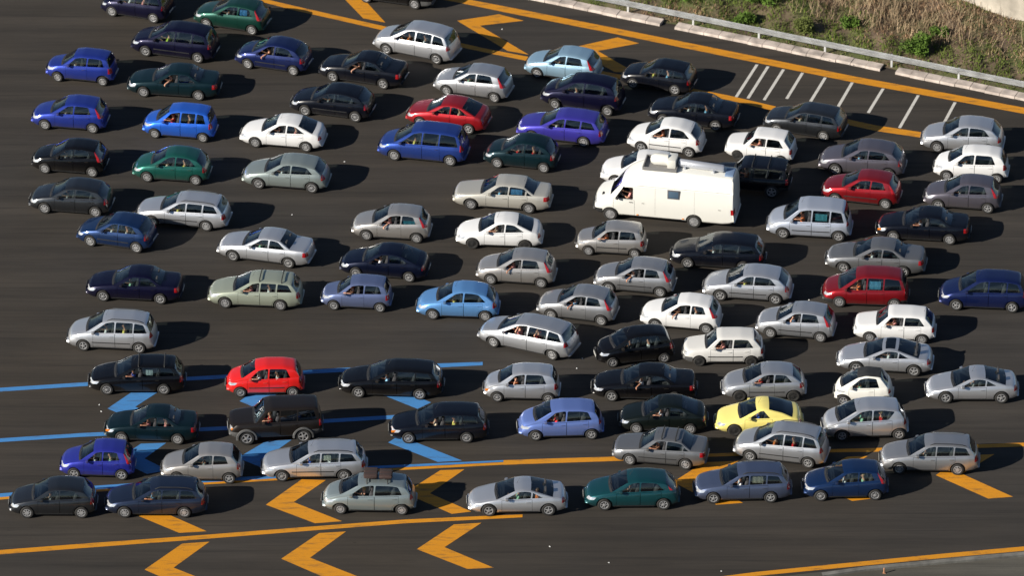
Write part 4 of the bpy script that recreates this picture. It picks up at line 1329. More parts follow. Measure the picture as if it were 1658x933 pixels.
# guard rail
steel = add_noise_tint(principled('galvanised_steel', (.56, .57, .57), .55, .25), (.56, .57, .57), .25, 1.5)
rail = bpy.data.objects.new('guard_rail', None); COL.objects.link(rail); rail.location = kpt(0, .42, 0)
tag(rail, 'long galvanised steel guard rail along the grass bank', 'guard rail')
bm = bmesh.new(); prof = [(.0, .46), (-.02, .49), (-.075, .53), (-.075, .57), (-.02, .61), (-.02, .65), (-.075, .69), (-.075, .73), (-.02, .77), (0, .80)]
prev = None
for i in range(61):
    s = klen*i/60
    ring = [bm.verts.new(kpt(s, .42+.10+o_*1.5, z_)-rail.location) for o_, z_ in prof]
    if prev:
        for k2 in range(len(ring)-1): bm.faces.new((prev[k2], ring[k2], ring[k2+1], prev[k2+1]))
    prev = ring
bmesh.ops.solidify(bm, geom=bm.faces, thickness=.006)
me = mesh_of(bm, 'rail_beam', angle=60); me.materials[0] = steel; link('rail_beam', me, rail)
bm = bmesh.new(); box(bm, -.05, .05, -.03, .03, -.1, .78); box(bm, -.05, .05, -.09, -.03, .5, .74)
pm = mesh_of(bm, 'post', smooth=False); pm.materials[0] = steel
s = 1.2
while s < klen:
    p = link('post', pm, rail, kpt(s, .58, 0)-rail.location); p.rotation_euler = (0, 0, math.atan2(dirk.y, dirk.x)); s += 3.6
# ---- lower right: concrete verge past the last orange line
bm = bmesh.new()
vs = [at(x, y, .003) for x, y in ((1180, 944), (1310, 929), (1450, 914), (1530, 904.5), (1760, 884), (1760, 990), (1180, 1010))]
bm.faces.new([bm.verts.new(v) for v in vs])
for f in bm.faces:
    f.normal_update()
    if f.normal.z < 0: f.normal_flip()
me = mesh_of(bm, 'verge', smooth=False); me.materials[0] = ground_mat('old_concrete', (.075, .072, .062), .5)
tag(link('verge', me), kind='structure')
bm = bmesh.new(); prev = None
for (x, y) in ((1330, 931), (1400, 921), (1470, 914.5), (1530, 909), (1760, 888)):
    a, b = at(x, y), at(x+2, y+5)
    r_ = [bm.verts.new(Vector((a.x, a.y, 0))), bm.verts.new(Vector((a.x, a.y, .10))), bm.verts.new(Vector((b.x, b.y, .11))), bm.verts.new(Vector((b.x, b.y, 0)))]
    if prev:
        for i in range(3): bm.faces.new((prev[i], r_[i], r_[i+1], prev[i+1]))
    prev = r_
bmesh.ops.recalc_face_normals(bm, faces=bm.faces)
me = mesh_of(bm, 'kerb', smooth=False); me.materials[0] = add_noise_tint(principled('kerb_grey', (.16, .155, .14), .9), (.16, .155, .14), .35, 2)
tag(link('kerb', me), kind='structure')
bm = bmesh.new(); tube(bm, [(0, 0, 0), (0, 0, .26), (0, 0, .28)], [.035, .035, .02], 8)
box(bm, -.06, .06, -.06, .06, -.01, .03)
me = mesh_of(bm, 'marker_post'); me.materials[0] = principled('post_orange_grey', (.45, .22, .12), .6)
o = link('marker_post', me, None, at(1431.5, 929)); tag(o, 'short marker post on the concrete verge at the bottom right', 'post')

# litter on the asphalt
random.seed(5)
LIT = [(813, 47, 'white litter scrap right of the silver people carrier at top'), (473, 348, 'white litter scrap right of the silver estate'), (161, 656, 'white scrap left of the blue arrow, uppermost'),
       (164, 667, 'white scrap left of the blue arrow, lower one'), (943, 581, 'white litter scrap beside the turned black car'), (934, 597, 'white scrap left of the long black saloon'),
       (1310, 486, 'white scrap between a silver and a dark red car'), (1327, 212, 'pale scrap under the violet-grey hatchback nose'), (1375, 108, 'white plastic scrap against the kerb'),
       (1337, 100, 'pale scrap on the kerb, left one'), (1168, 926, 'small white scrap near the bottom orange line'), (986, 912, 'tiny pale scrap on the empty lane'), (890, 886, 'pale scrap right of the lowest orange arrow'), (558, 262, 'pale scrap left of the long blue people carrier')]
lm = principled('paper_white', (.7, .7, .68), .8)
for x, y, lb in LIT:
    bm = bmesh.new(); bmesh.ops.create_icosphere(bm, subdivisions=2, radius=1)
    for v in bm.verts: v.co = Vector((v.co.x*.055, v.co.y*.04, max(-.2, v.co.z)*.03)) * random.uniform(.5, 1.1)
    me = mesh_of(bm, 'litter', smooth=False); me.materials[0] = lm
    o = link('litter', me, None, at(x, y) + Vector((0, 0, .008 if x not in (1375, 1337) else .15))); o.rotation_euler = (0, 0, random.uniform(0, 3))
    tag(o, lb, 'litter', 'scraps of litter on the road')
# ------------------------------------------------------------------ the cars of the picture
C = {
 'silver': paint((.60, .615, .645), .82, .42), 'silver2': paint((.74, .755, .79), .82, .41), 'warm silver': paint((.58, .555, .53), .8, .42),
 'grey silver': paint((.48, .485, .50), .82, .42), 'grey': paint((.22, .225, .235), .7, .45), 'dark grey': paint((.045, .049, .056), .8, .38),
 'black': paint((.003, .003, .004), .0, .25), 'navy': paint((.004, .007, .024), .5, .36), 'dark blue': paint((.008, .018, .10), .6, .4),
 'violet navy': paint((.005, .005, .026), .5, .36), 'petrol': paint((.005, .022, .030), .5, .36), 'dark green': paint((.008, .06, .044), .6, .4),
 'green': paint((.008, .12, .095), .6, .4), 'blue': paint((.018, .045, .36), .6, .4), 'bright blue': paint((.025, .17, .85), .65, .42),
 'purple blue': paint((.055, .045, .42), .5, .4), 'mid blue': paint((.02, .062, .33), .65, .4), 'slate blue': paint((.18, .23, .42), .7, .42),
 'sky blue': paint((.16, .40, .80), .6, .42), 'pale blue': paint((.36, .56, .72), .6, .42), 'periwinkle': paint((.19, .29, .70), .6, .42),
 'steel blue': paint((.12, .155, .26), .75, .42), 'dusk blue': paint((.028, .042, .085), .8, .4), 'royal': paint((.03, .04, .40), .55, .4),
 'petrol green': paint((.008, .085, .10), .65, .4), 'deep blue': paint((.007, .032, .115), .6, .38), 'dark petrol': paint((.004, .017, .024), .5, .36),
 'white': paint((.78, .78, .78), 0, .4), 'cream white': paint((.84, .83, .77), 0, .42, .0), 'dull white': paint((.72, .71, .68), 0, .45, .06),
 'red': paint((.68, .010, .008), .0, .35), 'dark red': paint((.36, .008, .016), .7, .42), 'crimson': paint((.42, .008, .016), .6, .42),
 'yellow': paint((.88, .76, .22), 0, .38), 'sage': paint((.40, .44, .35), .5, .45), 'grey green': paint((.30, .35, .34), .55, .42),
 'champagne': paint((.58, .56, .50), .5, .45), 'mint silver': paint((.30, .36, .37), .6, .42), 'black green': paint((.007, .011, .010), .4, .34),
 'pale silver': paint((.55, .60, .70), .6, .45),
 'brown black': paint((.018, .014, .012), .3, .38),
 'violet grey': paint((.14, .13, .16), .6, .38), 'near black blue': paint((.003, .004, .008), .0, .26),
}
PL, GP = M['plastic'], M['greyplastic']
CARS = [
 # kind, nose x, tail x, front wheel, rear wheel, colour, label, options, people
 ('mpv', 158, 276, (177.5, 26), (252, 38), 'violet navy', 'dark blue people carrier cut by the top edge', dict(h=.92), [('driver', 'wheel', 'white'), ('rear', 'lap', 'pink')]),
 ('hatch3', 312, 436, (333, 45.5), (409, 57), 'dark green', 'dark green hatchback at the top, blue cloth inside', dict(), [('driver', 'wheel', 'pale grey')]),
 ('mpv', 213, 357, (234, 91), (322, 102.5), 'violet navy', 'violet-blue people carrier below the dark green hatchback', dict(wh='seven', trim=1), [('driver', 'wheel', 'yellow green')]),
 ('round5', 378, 503, (398, 111), (478, 123), 'dark blue', 'dark blue hatchback right of violet-blue people carrier', dict(open=1, trim=1, bump=C['dark blue']), [('driver', 'out', 'brown')]),
 ('citybox', 71, 187, (91, 132), (169, 139.5), 'blue', 'bright blue small hatchback at the left edge, uppermost', dict(h=1.06), [('driver', 'wheel', 'white')]),
 ('sedan', 209, 362, (234, 157.5), (320, 163), 'petrol', 'dark petrol saloon under the violet-blue people carrier', dict(open=1), [('driver', 'out', 'brown')]),
 ('hatch5', 46, 172, (71, 210), (152, 216.5), 'blue', 'blue hatchback with tall lamps, second at left edge', dict(), [('driver', 'wheel', 'grey')]),
 ('tallcity', 230, 351, (249.6, 224), (329.5, 231), 'bright blue', 'bright blue boxy car left of white fastback', dict(open=1), [('driver', 'sill', 'red', 'red'), ('rear', 'lap', 'brown')]),
 ('hatch5', 45, 170, (70, 281), (152, 287.5), 'black', 'black hatchback with tall lamps at left edge', dict(), [('driver', 'wheel', 'grey')]),
 ('round5', 215, 343, (237, 295), (318, 300.5), 'green', 'green rounded hatchback below the bright blue boxy car', dict(open=0), [('driver', 'wheel', 'beige', 'grey'), ('rear', 'lap', 'yellow')]),
 ('modern5', 44, 182, (71, 346), (156, 352.5), 'dark grey', 'dark grey hatchback at left edge beside the silver estate', dict(), [('driver', 'wheel', 'grey')]),
 ('wagon', 217, 372, (244, 367), (336, 375), 'silver2', 'silver estate below the green rounded hatchback', dict(rails=1, trim=1), [('driver', 'wheel', 'yellow', 'fair')]),
 ('modern5', 119, 249, (143, 399), (224, 410.5), 'deep blue', 'deep blue hatchback overlapping the silver estate', dict(trim=1), [('driver', 'wheel', 'white', 'fair'), ('rear', 'lap', 'pale grey')]),
 ('fastback', 387, 528, (411.6, 239), (497, 246.5), 'white', 'white fastback right of the bright blue boxy car', dict(open=1, trim=0), [('driver', 'wheel', 'dark'), ('rear', 'lap', 'pink')]),
 ('modern5', 389, 533, (418.5, 306), (505, 313), 'grey green', 'grey-green hatchback below the white fastback', dict(wh='multi'), [('driver', 'wheel', 'white')]),
 ('sedan', 353, 512, (375.8, 423), (468.5, 435), 'silver2', 'silver saloon above the sage green estate', dict(wh='multi'), [('driver', 'wheel', 'pale green')]),
 ('sedan', 140, 298, (165.6, 488.5), (261, 493.5), 'violet navy', 'dark indigo saloon left of the sage green estate', dict(wh='seven', ), [('driver', 'wheel', 'pale green')]),
 ('wagon', 334, 489, (363.6, 499.5), (455, 503.5), 'sage', 'sage green estate with two black roof bars', dict(open=1, bars=(2.5, 3.55), trim=0), [('driver', 'sill', 'pink'), ('rear', 'lap', 'white')]),
 ('mpv', 112, 259, (133, 568.6), (227.5, 573), 'silver2', 'silver people carrier at left edge above black estate', dict(wh='five', rails=1, trim=1), [('driver', 'wheel', 'white'), ('rear', 'lap', 'yellow')]),
 ('wagon', 142, 298, (173.6, 640), (265, 640), 'black', 'black estate with roof bars, far left', dict(open=1, wh='multi', bars=(2.35, 3.55)), [('driver', 'sill', 'blue')]),
 ('tallcity4', 364, 490, (389, 644), (474.8, 643), 'red', 'bright red small car with tall cabin', dict(open=1, wh='multi', trim=1), [('driver', 'sill', 'white', 'grey'), ('rear', 'lap', 'white')]),
 ('sedan', 165, 318, (193, 718), (291.5, 721), 'dark petrol', 'petrol-black saloon below the black roof-barred estate', dict(open=1, ind=1), [('driver', 'sill', 'pink', 'fair'), ('rear', 'lap', 'pink')]),
 ('suv', 369, 523, (398, 721), (493, 717), 'brown black', 'brownish black off-road car with grey wheel arches', dict(open=1, privacy=1, wh='five', bump=GP, ind=1, flares=1, bars=()), [('driver', 'sill', 'red', 'brown')]),
 ('hatch5', 93, 215, (117, 776), (200, 778.5), 'royal', 'royal blue hatchback at the bottom left edge', dict(wh='five', h=1.0), [('driver', 'wheel', 'white', 'red'), ('rear', 'lap', 'pale green')]),
 ('hatch3', 259, 391, (284, 783), (374, 784), 'warm silver', 'pale silver hatchback right of royal blue hatchback', dict(wh='five', tl='low'), [('driver', 'wheel', 'grey')]),
 ('wagon', 171, 335, (201.4, 839.5), (299, 839.5), 'dusk blue', 'dark slate-blue estate in the lowest row', dict(rails=1), [('driver', 'sill', 'light blue', 'fair')]),
 ('wagon', 424, 595, (458.7, 780.5), (555, 779), 'silver2', 'silver estate with white paper in its window', dict(wh='multi', rails=1, trim=1), [('driver', 'wheel', 'blue', 'fair'), ('rear', 'lap', 'white')]),
 ('modern5', 15, 156, (45, 840), (131, 840), 'dark grey', 'dark grey hatchback at the bottom left edge', dict(), [('driver', 'wheel', 'grey')]),
 ('tallsmall', 523, 675, (553.6, 833.5), (648, 835), 'mint silver', 'grey-green car with luggage strapped on its roof', dict(open=1), [('driver', 'wheel', 'black', 'fair'), ]),
 ('mpv', 603, 744, (623, 87), (709, 104.5), 'silver2', 'silver people carrier beside orange arrows at top', dict(wh='seven', open=0), [('driver', 'wheel', 'orange'), ('rear', 'lap', 'white')]),
 ('sedan', 516, 661, (535, 132), (624, 145), 'near black blue', 'black saloon left of the topmost silver hatchback', dict(open=1, wh='five'), [('driver', 'out', 'brown')]),
 ('hatch5', 700, 829, (721.5, 154.5), (801.6, 166.5), 'silver', 'silver hatchback below the topmost silver people carrier', dict(), [('driver', 'wheel', 'pale green')]),
 ('modern5', 469, 608, (493, 187.5), (576, 198), 'near black blue', 'black hatchback below the black saloon, upper left', dict(wh='multi', trim=1), [('driver', 'wheel', 'grey')]),
 ('fastback', 655, 793, (679, 206), (760, 217.5), 'crimson', 'dark red saloon behind long blue people carrier', dict(wh='five', bump=C['crimson']), [('driver', 'wheel', 'dark'), ('rear', 'lap', 'beige')]),
 ('bigmpv', 609, 758, (636, 260), (730.6, 269.5), 'mid blue', 'long blue people carrier in front of dark red saloon', dict(bump=C['mid blue']), [('driver', 'wheel', 'yellow')]),
 ('round5', 783, 907, (803, 272), (882, 280.5), 'petrol', 'dark petrol hatchback below the purple-blue estate', dict(), [('driver', 'wheel', 'red'), ('rear', 'lap', 'red')]),
 ('boxsedan', 733, 894, (763.6, 339.5), (854.7, 346), 'champagne', 'pale champagne saloon left of the white camper van', dict(), [('driver', 'wheel', 'light blue', 'grey')]),
 ('hatch3', 566, 696, (591.6, 389.5), (676, 394.5), 'warm silver', 'silver hatchback carrying blue and green cloth', dict(open=1), [('driver', 'out', 'pink', 'red')]),
 ('fastback', 736, 878, (764, 403), (851.5, 406), 'white', 'white hatchback with black wheels, below champagne saloon', dict(wh='steel', open=1), [('driver', 'sill', 'beige')]),
 ('fastback', 546, 693, (573, 450), (665.4, 458), 'navy', 'navy saloon behind the slate-blue small car', dict(wh='multi', open=1), [('driver', 'wheel', 'white')]),
 ('citybox', 518, 634, (539, 502.5), (616.6, 506.5), 'slate blue', 'slate-blue three-door city car', dict(open=1, wh='seven'), [('driver', 'sill', 'brown', 'red')]),
 ('round5', 674, 809, (700, 518), (786, 521), 'sky blue', 'sky blue rounded hatchback left of centre', dict(wh='cover', open=0), [('driver', 'wheel', 'yellow', 'fair'), ]),
 ('hatch5', 767, 898, (793.5, 461), (877, 467), 'warm silver', 'silver five-door hatchback below the black-wheeled white car', dict(open=1), [('driver', 'out', 'pink')]),
 ('citybox', 932, 1048, (952.5, 414), (1027.4, 418.5), 'warm silver', 'small beige-silver city car below the camper van', dict(open=1, trim=1), [('driver', 'sill', 'orange')]),
 ('hatch3', 957, 1091, (985, 474.5), (1069, 482), 'grey silver', 'grey three-door hatchback below the beige-silver city car', dict(open=1, trim=1), [('driver', 'out', 'white', 'grey')]),
 ('hatch3', 863, 996, (889, 518), (976, 528.5), 'grey silver', 'grey three-door hatchback right of sky blue hatchback', dict(open=1), [('driver', 'out', 'light blue')]),
 ('mpv', 776, 940, (799.6, 563), (892.7, 583.5), 'silver', 'silver car turned across the lane at centre', dict(open=1, h=.94), [('driver', 'raise', 'pink', 'fair'), ('rear', 'raise', 'red', 'brown')]),
 ('tallcity4', 962, 1091, (992.6, 595.5), (1075, 588), 'black', 'small black car turned towards the viewer', dict(wh='five', wf=1.02), [('driver', 'wheel', 'dark'), ('rear', 'lap', 'white')]),
 ('tallcity4', 779, 903, (804.4, 651.5), (888.4, 653.5), 'silver2', 'pale silver tall car left of long black saloon', dict(open=1, wh='seven', ind=1), [('driver', 'raise', 'orange')]),
 ('sedan', 956, 1126, (991.5, 651), (1090, 653), 'black', 'long black saloon below the turned black car', dict(open=1, wh='five'), [('driver', 'out', 'white', 'fair')]),
 ('tallsmall', 838, 977, (869, 714.5), (955.7, 712.5), 'periwinkle', 'periwinkle blue hatchback left of greenish black hatchback', dict(open=1, wh='five'), [('driver', 'wheel', 'red')]),
 ('fastback', 998, 1142, (1027, 703), (1120.7, 704), 'black green', 'greenish black hatchback behind the roof-barred grey saloon', dict(open=1), [('driver', 'sill', 'white', 'grey')]),
 ('wagon', 548, 718, (580.7, 645), (679, 648), 'black', 'long black estate right of the bright red car', dict(open=1, wh='five'), [('driver', 'wheel', 'light blue', 'brown')]),
 ('wagon', 629, 789, (659.3, 719), (757.7, 718), 'near black blue', 'blue-black estate on the blue arrow marking', dict(open=1, wh='multi', ind=1), [('driver', 'wheel', 'beige'), ('rear', 'lap', 'yellow')]),
 ('boxsedan', 989, 1145, (1018.7, 754), (1110, 761.5), 'grey', 'grey saloon with two roof bars', dict(open=1, bars=(2.3, 2.95), trim=1), [('driver', 'sill', 'brown', 'white')]),
 ('coupe', 757, 918, (790, 837), (889.5, 836), 'silver2', 'silver coupe in the lowest row of cars', dict(wh='five'), [('driver', 'wheel', 'pale green'), ('rear', 'lap', 'orange')]),
 ('modern5', 944, 1098, (979.6, 827.5), (1073, 826.5), 'petrol green', 'petrol green hatchback in the lowest row', dict(wh='seven', tl='high'), [('driver', 'wheel', 'dark', 'fair')]),
 ('hatch5', 846, 972, (866.7, 126), (948, 138), 'pale blue', 'pale blue five-door hatchback at the top', dict(), [('driver', 'wheel', 'grey')]),
 ('tallsmall', 876, 1013, (897, 176), (984.6, 188), 'violet navy', 'dark indigo tall car overlapping pale blue hatchback', dict(wh='multi', h=1.09), [('driver', 'wheel', 'white')]),
 ('wagon', 1000, 1123, (1022, 143), (1095, 154), 'near black blue', 'black estate right of the dark indigo tall car', dict(wh='five', h=.93, wf=.95), [('driver', 'wheel', 'yellow'), ('rear', 'lap', 'light blue')]),
 ('sedan', 1049, 1197, (1072, 202), (1160, 212.5), 'near black blue', 'black saloon behind white hatchback near the top', dict(wh='five'), [('driver', 'wheel', 'white'), ('rear', 'lap', 'light blue')]),
 ('wagon', 834, 983, (861, 229), (945, 238.5), 'purple blue', 'purple-blue estate below the indigo tall car', dict(), [('driver', 'wheel', 'white')]),
 ('round5', 1014, 1141, (1036, 246), (1117, 255.5), 'white', 'white five-door hatchback just above the camper van', dict(open=1, wh='five', bump=C['white'], trim=1), [('driver', 'sill', 'orange', 'red')]),
 ('oldbox', 1174, 1289, (1192, 259), (1266, 268), 'white', 'boxy white car behind the black off-road car', dict(open=1, wh='steel', h=.98), [('driver', 'sill', 'pink', 'white')]),
 ('wagon', 1232, 1368, (1256, 217), (1334.6, 229), 'dark grey', 'dark grey estate beside the white road ticks', dict(h=.97), [('driver', 'wheel', 'beige')]),
 ('modern5', 1325, 1468, (1350.7, 283), (1440, 291), 'violet grey', 'violet-grey hatchback above the dark red hatchback', dict(wh='five', h=1.04), [('driver', 'wheel', 'light blue')]),
 ('hatch3', 1327, 1458, (1352, 330), (1433.8, 339), 'dark red', 'dark red hatchback below violet-grey hatchback', dict(trim=1), [('driver', 'wheel', 'grey', 'white')]),
 ('hatch3', 972, 1100, (996, 301), (1076, 306), 'white', 'white car mostly hidden behind the camper van', dict(), []),
 ('suv', 1150, 1281, (1172, 314), (1250, 321), 'near black blue', 'black off-road car in the camper van shadow', dict(wh='five', h=.90, wf=.95, bars=(2.3, 3.2), bump=PL), [('driver', 'wheel', 'orange')]),
 ('widempv', 1240, 1380, (1265.5, 386.5), (1359, 392), 'pale silver', 'pale silver-blue people carrier right of camper van', dict(open=1, wh='five', trim=1), [('driver', 'sill', 'orange', 'brown')]),
 ('sedan', 1421, 1575, (1445, 391.5), (1538, 397), 'near black blue', 'black saloon at right edge above grey saloon', dict(open=1, wh='cover', ind=1), [('driver', 'sill', 'white')]),
 ('wagon', 1080, 1236, (1111, 435), (1205, 441), 'near black blue', 'black estate right of the beige-silver city car', dict(wh='seven'), [('driver', 'wheel', 'white', 'grey')]),
 ('sedan', 1337, 1502, (1364.3, 442), (1463, 449), 'grey', 'grey saloon behind the dark red people carrier', dict(wh='five'), [('driver', 'wheel', 'white', 'grey')]),
 ('bigmpv', 1330, 1472, (1356, 498), (1450, 501.5), 'dark red', 'dark red people carrier with light blue cloth', dict(open=1, bump=PL, h=.95), [('driver', 'sill', 'orange', 'brown')]),
 ('modern5', 1136, 1283, (1165, 487.5), (1256, 494), 'silver2', 'silver hatchback below the black estate', dict(wh='five', trim=1), [('driver', 'wheel', 'yellow', 'grey')]),
 ('hatch3', 1032, 1165, (1059, 534), (1144.6, 541.5), 'white', 'white three-door hatchback above the turned black car', dict(open=1), [('driver', 'out', 'brown'), ('rear', 'lap', 'white')]),
 ('hatch5', 1218, 1349, (1243.8, 547.5), (1330.7, 555.5), 'silver', 'silver hatchback left of the white angular hatchback', dict(open=1, trim=1, wh='cover'), [('driver', 'raise', 'light blue', 'red')]),
 ('oldbox', 1106, 1236, (1132.7, 593.5), (1215.6, 593.5), 'dull white', 'old white hatchback with grey bumpers, dirty wheels', dict(open=1, wh='steel', bump=GP, trim=1, h=1.02), [('driver', 'sill', 'pink')]),
 ('oldbox', 1382, 1515, (1405.6, 554), (1494.6, 558), 'white', 'white angular hatchback above silver coupe with sunroof', dict(open=1, bump=C['white'], h=.99, wf=1.04), [('driver', 'sill', 'pink')]),
 ('coupe', 1354, 1511, (1384, 605), (1481.6, 610.5), 'silver2', 'silver coupe with dark glass sunroof', dict(wh='five', sun=1), [('driver', 'wheel', 'white')]),
 ('round3', 1168, 1304, (1197, 650.5), (1285, 650.5), 'silver', 'silver three-door hatchback with black wheels', dict(open=1, wh='steel', trim=1), [('driver', 'sill', 'red')]),
 ('micro', 1349, 1445, (1366.5, 657.5), (1432.7, 660), 'cream white', 'white two-seat microcar with black roof', dict(wh='five', wf=1.0), [('driver', 'wheel', 'pale green')]),
 ('coupe', 1499, 1648, (1530, 654), (1622, 654), 'silver2', 'silver car at right edge beside the microcar', dict(wh='five'), [('driver', 'wheel', 'grey')]),
 ('yellowcoupe', 1160, 1302, (1189, 706.5), (1277, 706.5), 'yellow', 'pale yellow coupe with black wheels', dict(wh='steel'), [('driver', 'wheel', 'blue')]),
 ('wedge', 1338, 1477, (1362, 715), (1456.6, 712.5), 'silver2', 'silver tall wedge-shaped car below the microcar', dict(wh='five', open=0), [('driver', 'wheel', 'pale green'), ('rear', 'lap', 'red', 'fair')]),
 ('mpv', 1186, 1342, (1211, 747.5), (1311, 759.5), 'silver', 'silver people carrier below the pale yellow coupe', dict(wh='seven', rails=1, trim=1), [('driver', 'wheel', 'orange', 'grey'), ('rear', 'lap', 'red')]),
 ('wagon', 1417, 1578, (1456.6, 768.5), (1549, 770), 'grey silver', 'grey estate cut by the right edge, bottom', dict(rails=1, h=1.02), [('driver', 'wheel', 'grey')]),
 ('wagon', 1121, 1279, (1154.4, 816.5), (1248, 815), 'steel blue', 'slate-blue estate with curtain in its window', dict(wh='five', open=1, rails=1), [('driver', 'wheel', 'white')]),
 ('hatch3', 1298, 1436, (1329.6, 812.5), (1415.8, 811), 'deep blue', 'deep blue hatchback rightmost of the lowest row', dict(wh='multi', bump=C['deep blue'], trim=0), [('driver', 'wheel', 'white'), ('rear', 'lap', 'pale green', 'fair')]),
 ('modern5', 1495, 1632, (1517, 247), (1600, 253), 'silver2', 'silver car uppermost at the right edge', dict(h=1.05), [('driver', 'wheel', 'grey')]),
 ('tallcity4', 1507, 1630, (1534, 292), (1612, 297), 'white', 'white car cut by the right edge', dict(), [('driver', 'wheel', 'grey')]),
 ('hatch5', 1494, 1622, (1517.6, 340), (1600, 346), 'violet grey', 'grey car cut by the right edge below the white one', dict(wh='five'), [('driver', 'wheel', 'grey')]),
 ('mpv', 1522, 1668, (1546, 503), (1640, 507), 'dark blue', 'dark blue car barely seen at the right edge', dict(wh='five'), []),
 ('boxsedan', 566, 706, (592, 4), (672, 15), 'black', 'dark vehicle mostly above the top edge', dict(bump=GP), []),
]


INFO = {}
TYPES['coupesun'] = dict(TYPES['coupe'], sunroof=(2.16, 2.60))
for low in ('hatch3', 'modern5'):
    t = dict(TYPES[low]); 
    t['taillight'] = TL(t['L']-.24, t['L']+.1, .74, 1.0) if low == 'hatch3' else [(3.72, 1.0), (3.98, .98), (3.82, 1.22), (3.60, 1.28)]
    TYPES[low+'_alt'] = t
for (kind, nose, tail, fw, rw, col, label, opt, folk) in CARS:
    opt = dict(opt)
    if opt.pop('sun', 0): kind = 'coupesun'
    if opt.pop('tl', 0): kind += '_alt'
    nm = {'sedan': 'saloon_car', 'boxsedan': 'saloon_car', 'wagon': 'estate_car', 'mpv': 'people_carrier', 'bigmpv': 'people_carrier', 'widempv': 'people_carrier',
          'suv': 'off_road_car', 'coupe': 'coupe_car', 'coupesun': 'coupe_car', 'yellowcoupe': 'coupe_car', 'micro': 'microcar', 'citybox': 'small_car',
          'oldbox': 'small_car', 'tallcity': 'small_car', 'tallcity4': 'small_car'}.get(kind, 'hatchback_car')
    inf = build_car(kind, nose, tail, fw, rw, C[col], label, 'car', nm, **opt)
    INFO[label] = inf
    for f in folk:
        person(inf, f[0], f[1], f[2], f[3] if len(f) > 3 else random.choice(['dark', 'dark', 'brown']))
    if opt.get('flares'):
        T = inf['T']
        for wx in (T['fo'], T['fo']+T['wb']):
            for s_ in (-1, 1):
                bm = bmesh.new(); prev = None
                for q in range(-8, 189, 14):
                    ring = []
                    for rr, y in ((.405, .0), (.405, .06), (.475, .05), (.49, -.02)):
                        ring.append(bm.verts.new((wx-inf['xm']+(T['r']+rr-.365)*math.cos(R(q))*1.02, s_*(T['W']/2-.02+y), T['r']+.0+(T['r']+rr-.365)*math.sin(R(q)))))
                    if prev:
                        for k in range(3): bm.faces.new((prev[k], ring[k], ring[k+1], prev[k+1]))
                    prev = ring
                bmesh.ops.recalc_face_normals(bm, faces=bm.faces)
                me = mesh_of(bm, 'wheel_arch'); me.materials[0] = GP
                link('wheel_arch', me, inf['root'])
print('people', PCOUNT[0], 'cars', len(CARS))

# ------------------------------------------------------------------ the white camper van
vi = build_car('van', 958, 1194, (988.3, 356.5), (1123, 369), C['cream white'], 'white high-roofed camper van with equipment on its roof', 'van', 'camper_van', wh='vansteel', open=1, bump=PL, wipers=False, mirror=PL, handle=PL)
person(vi, 'driver', 'wheel', 'pink', 'brown')
vr = vi['root']; vxm = vi['xm']; VS = vi['S']
def vpart(name, bm, mat, smooth=True):
    me = mesh_of(bm, name, smooth=smooth); me.materials[0] = mat
    me.transform(Matrix.Translation((-vxm, 0, 0)))
    return link(name, me, vr)
# grey tray with a white tank and a long silver awning tube
bm = bmesh.new()
for (a, b, c_, d) in ((2.35, 4.0, -.62, -.57), (2.35, 4.0, .62, .67), (2.35, 2.40, -.57, .62), (3.95, 4.0, -.57, .62)):
    box(bm, a, b, c_, d, 2.76, 2.92)
box(bm, 2.40, 3.95, -.57, .62, 2.775, 2.79)
vpart('roof_tray', bm, principled('tray_grey', (.22, .215, .21), .5), False)
bm = bmesh.new()
tube(bm, [(2.62, .05, 3.05), (2.68, .05, 3.05), (2.85, .05, 3.05), (3.5, .05, 3.05), (3.56, .05, 3.05)], [.03, .19, .29, .29, .24], 22)
box(bm, 3.5, 3.92, -.36, .46, 2.80, 3.26, bev=.06)
vpart('roof_tank', bm, paint((.75, .74, .68), 0, .4))
bm = bmesh.new()
tube(bm, [(4.02, .02, 2.98), (4.10, .02, 2.98), (6.15, -.06, 2.92), (6.22, -.06, 2.92)], [.15, .20, .19, .15], 16)
box(bm, 4.3, 4.38, -.25, .25, 2.76, 2.88); box(bm, 5.7, 5.78, -.30, .2, 2.72, 2.84)
vpart('awning_tube', bm, principled('awning_silver', (.55, .57, .62), .35, .5))
bm = bmesh.new(); box(bm, 6.3, 6.72, -.45, .25, 2.70, 2.80, bev=.03)
vpart('roof_hatch', bm, principled('hatch_blue_grey', (.18, .26, .40), .4))
# framed window in the side
bm = bmesh.new()
zc0, zc1, xa, xb = 1.50, 1.98, 3.64, 4.24
yy = VS.side_y(3.9, 1.75)
box(bm, xa, xb, -yy-.022, -yy+.02, zc0, zc1, bev=.012)
f_ = vpart('side_window', bm, principled('window_frame_grey', (.10, .10, .11), .5))
bm = bmesh.new(); box(bm, xa+.06, xb-.06, -yy-.028, -yy-.01, zc0+.06, zc1-.06, bev=.008)
me = mesh_of(bm, 'pane'); me.transform(Matrix.Translation((-vxm, 0, 0))); me.materials[0] = principled('van_pane', (.08, .13, .19), .12, 0, 1)
link('pane', me, f_)
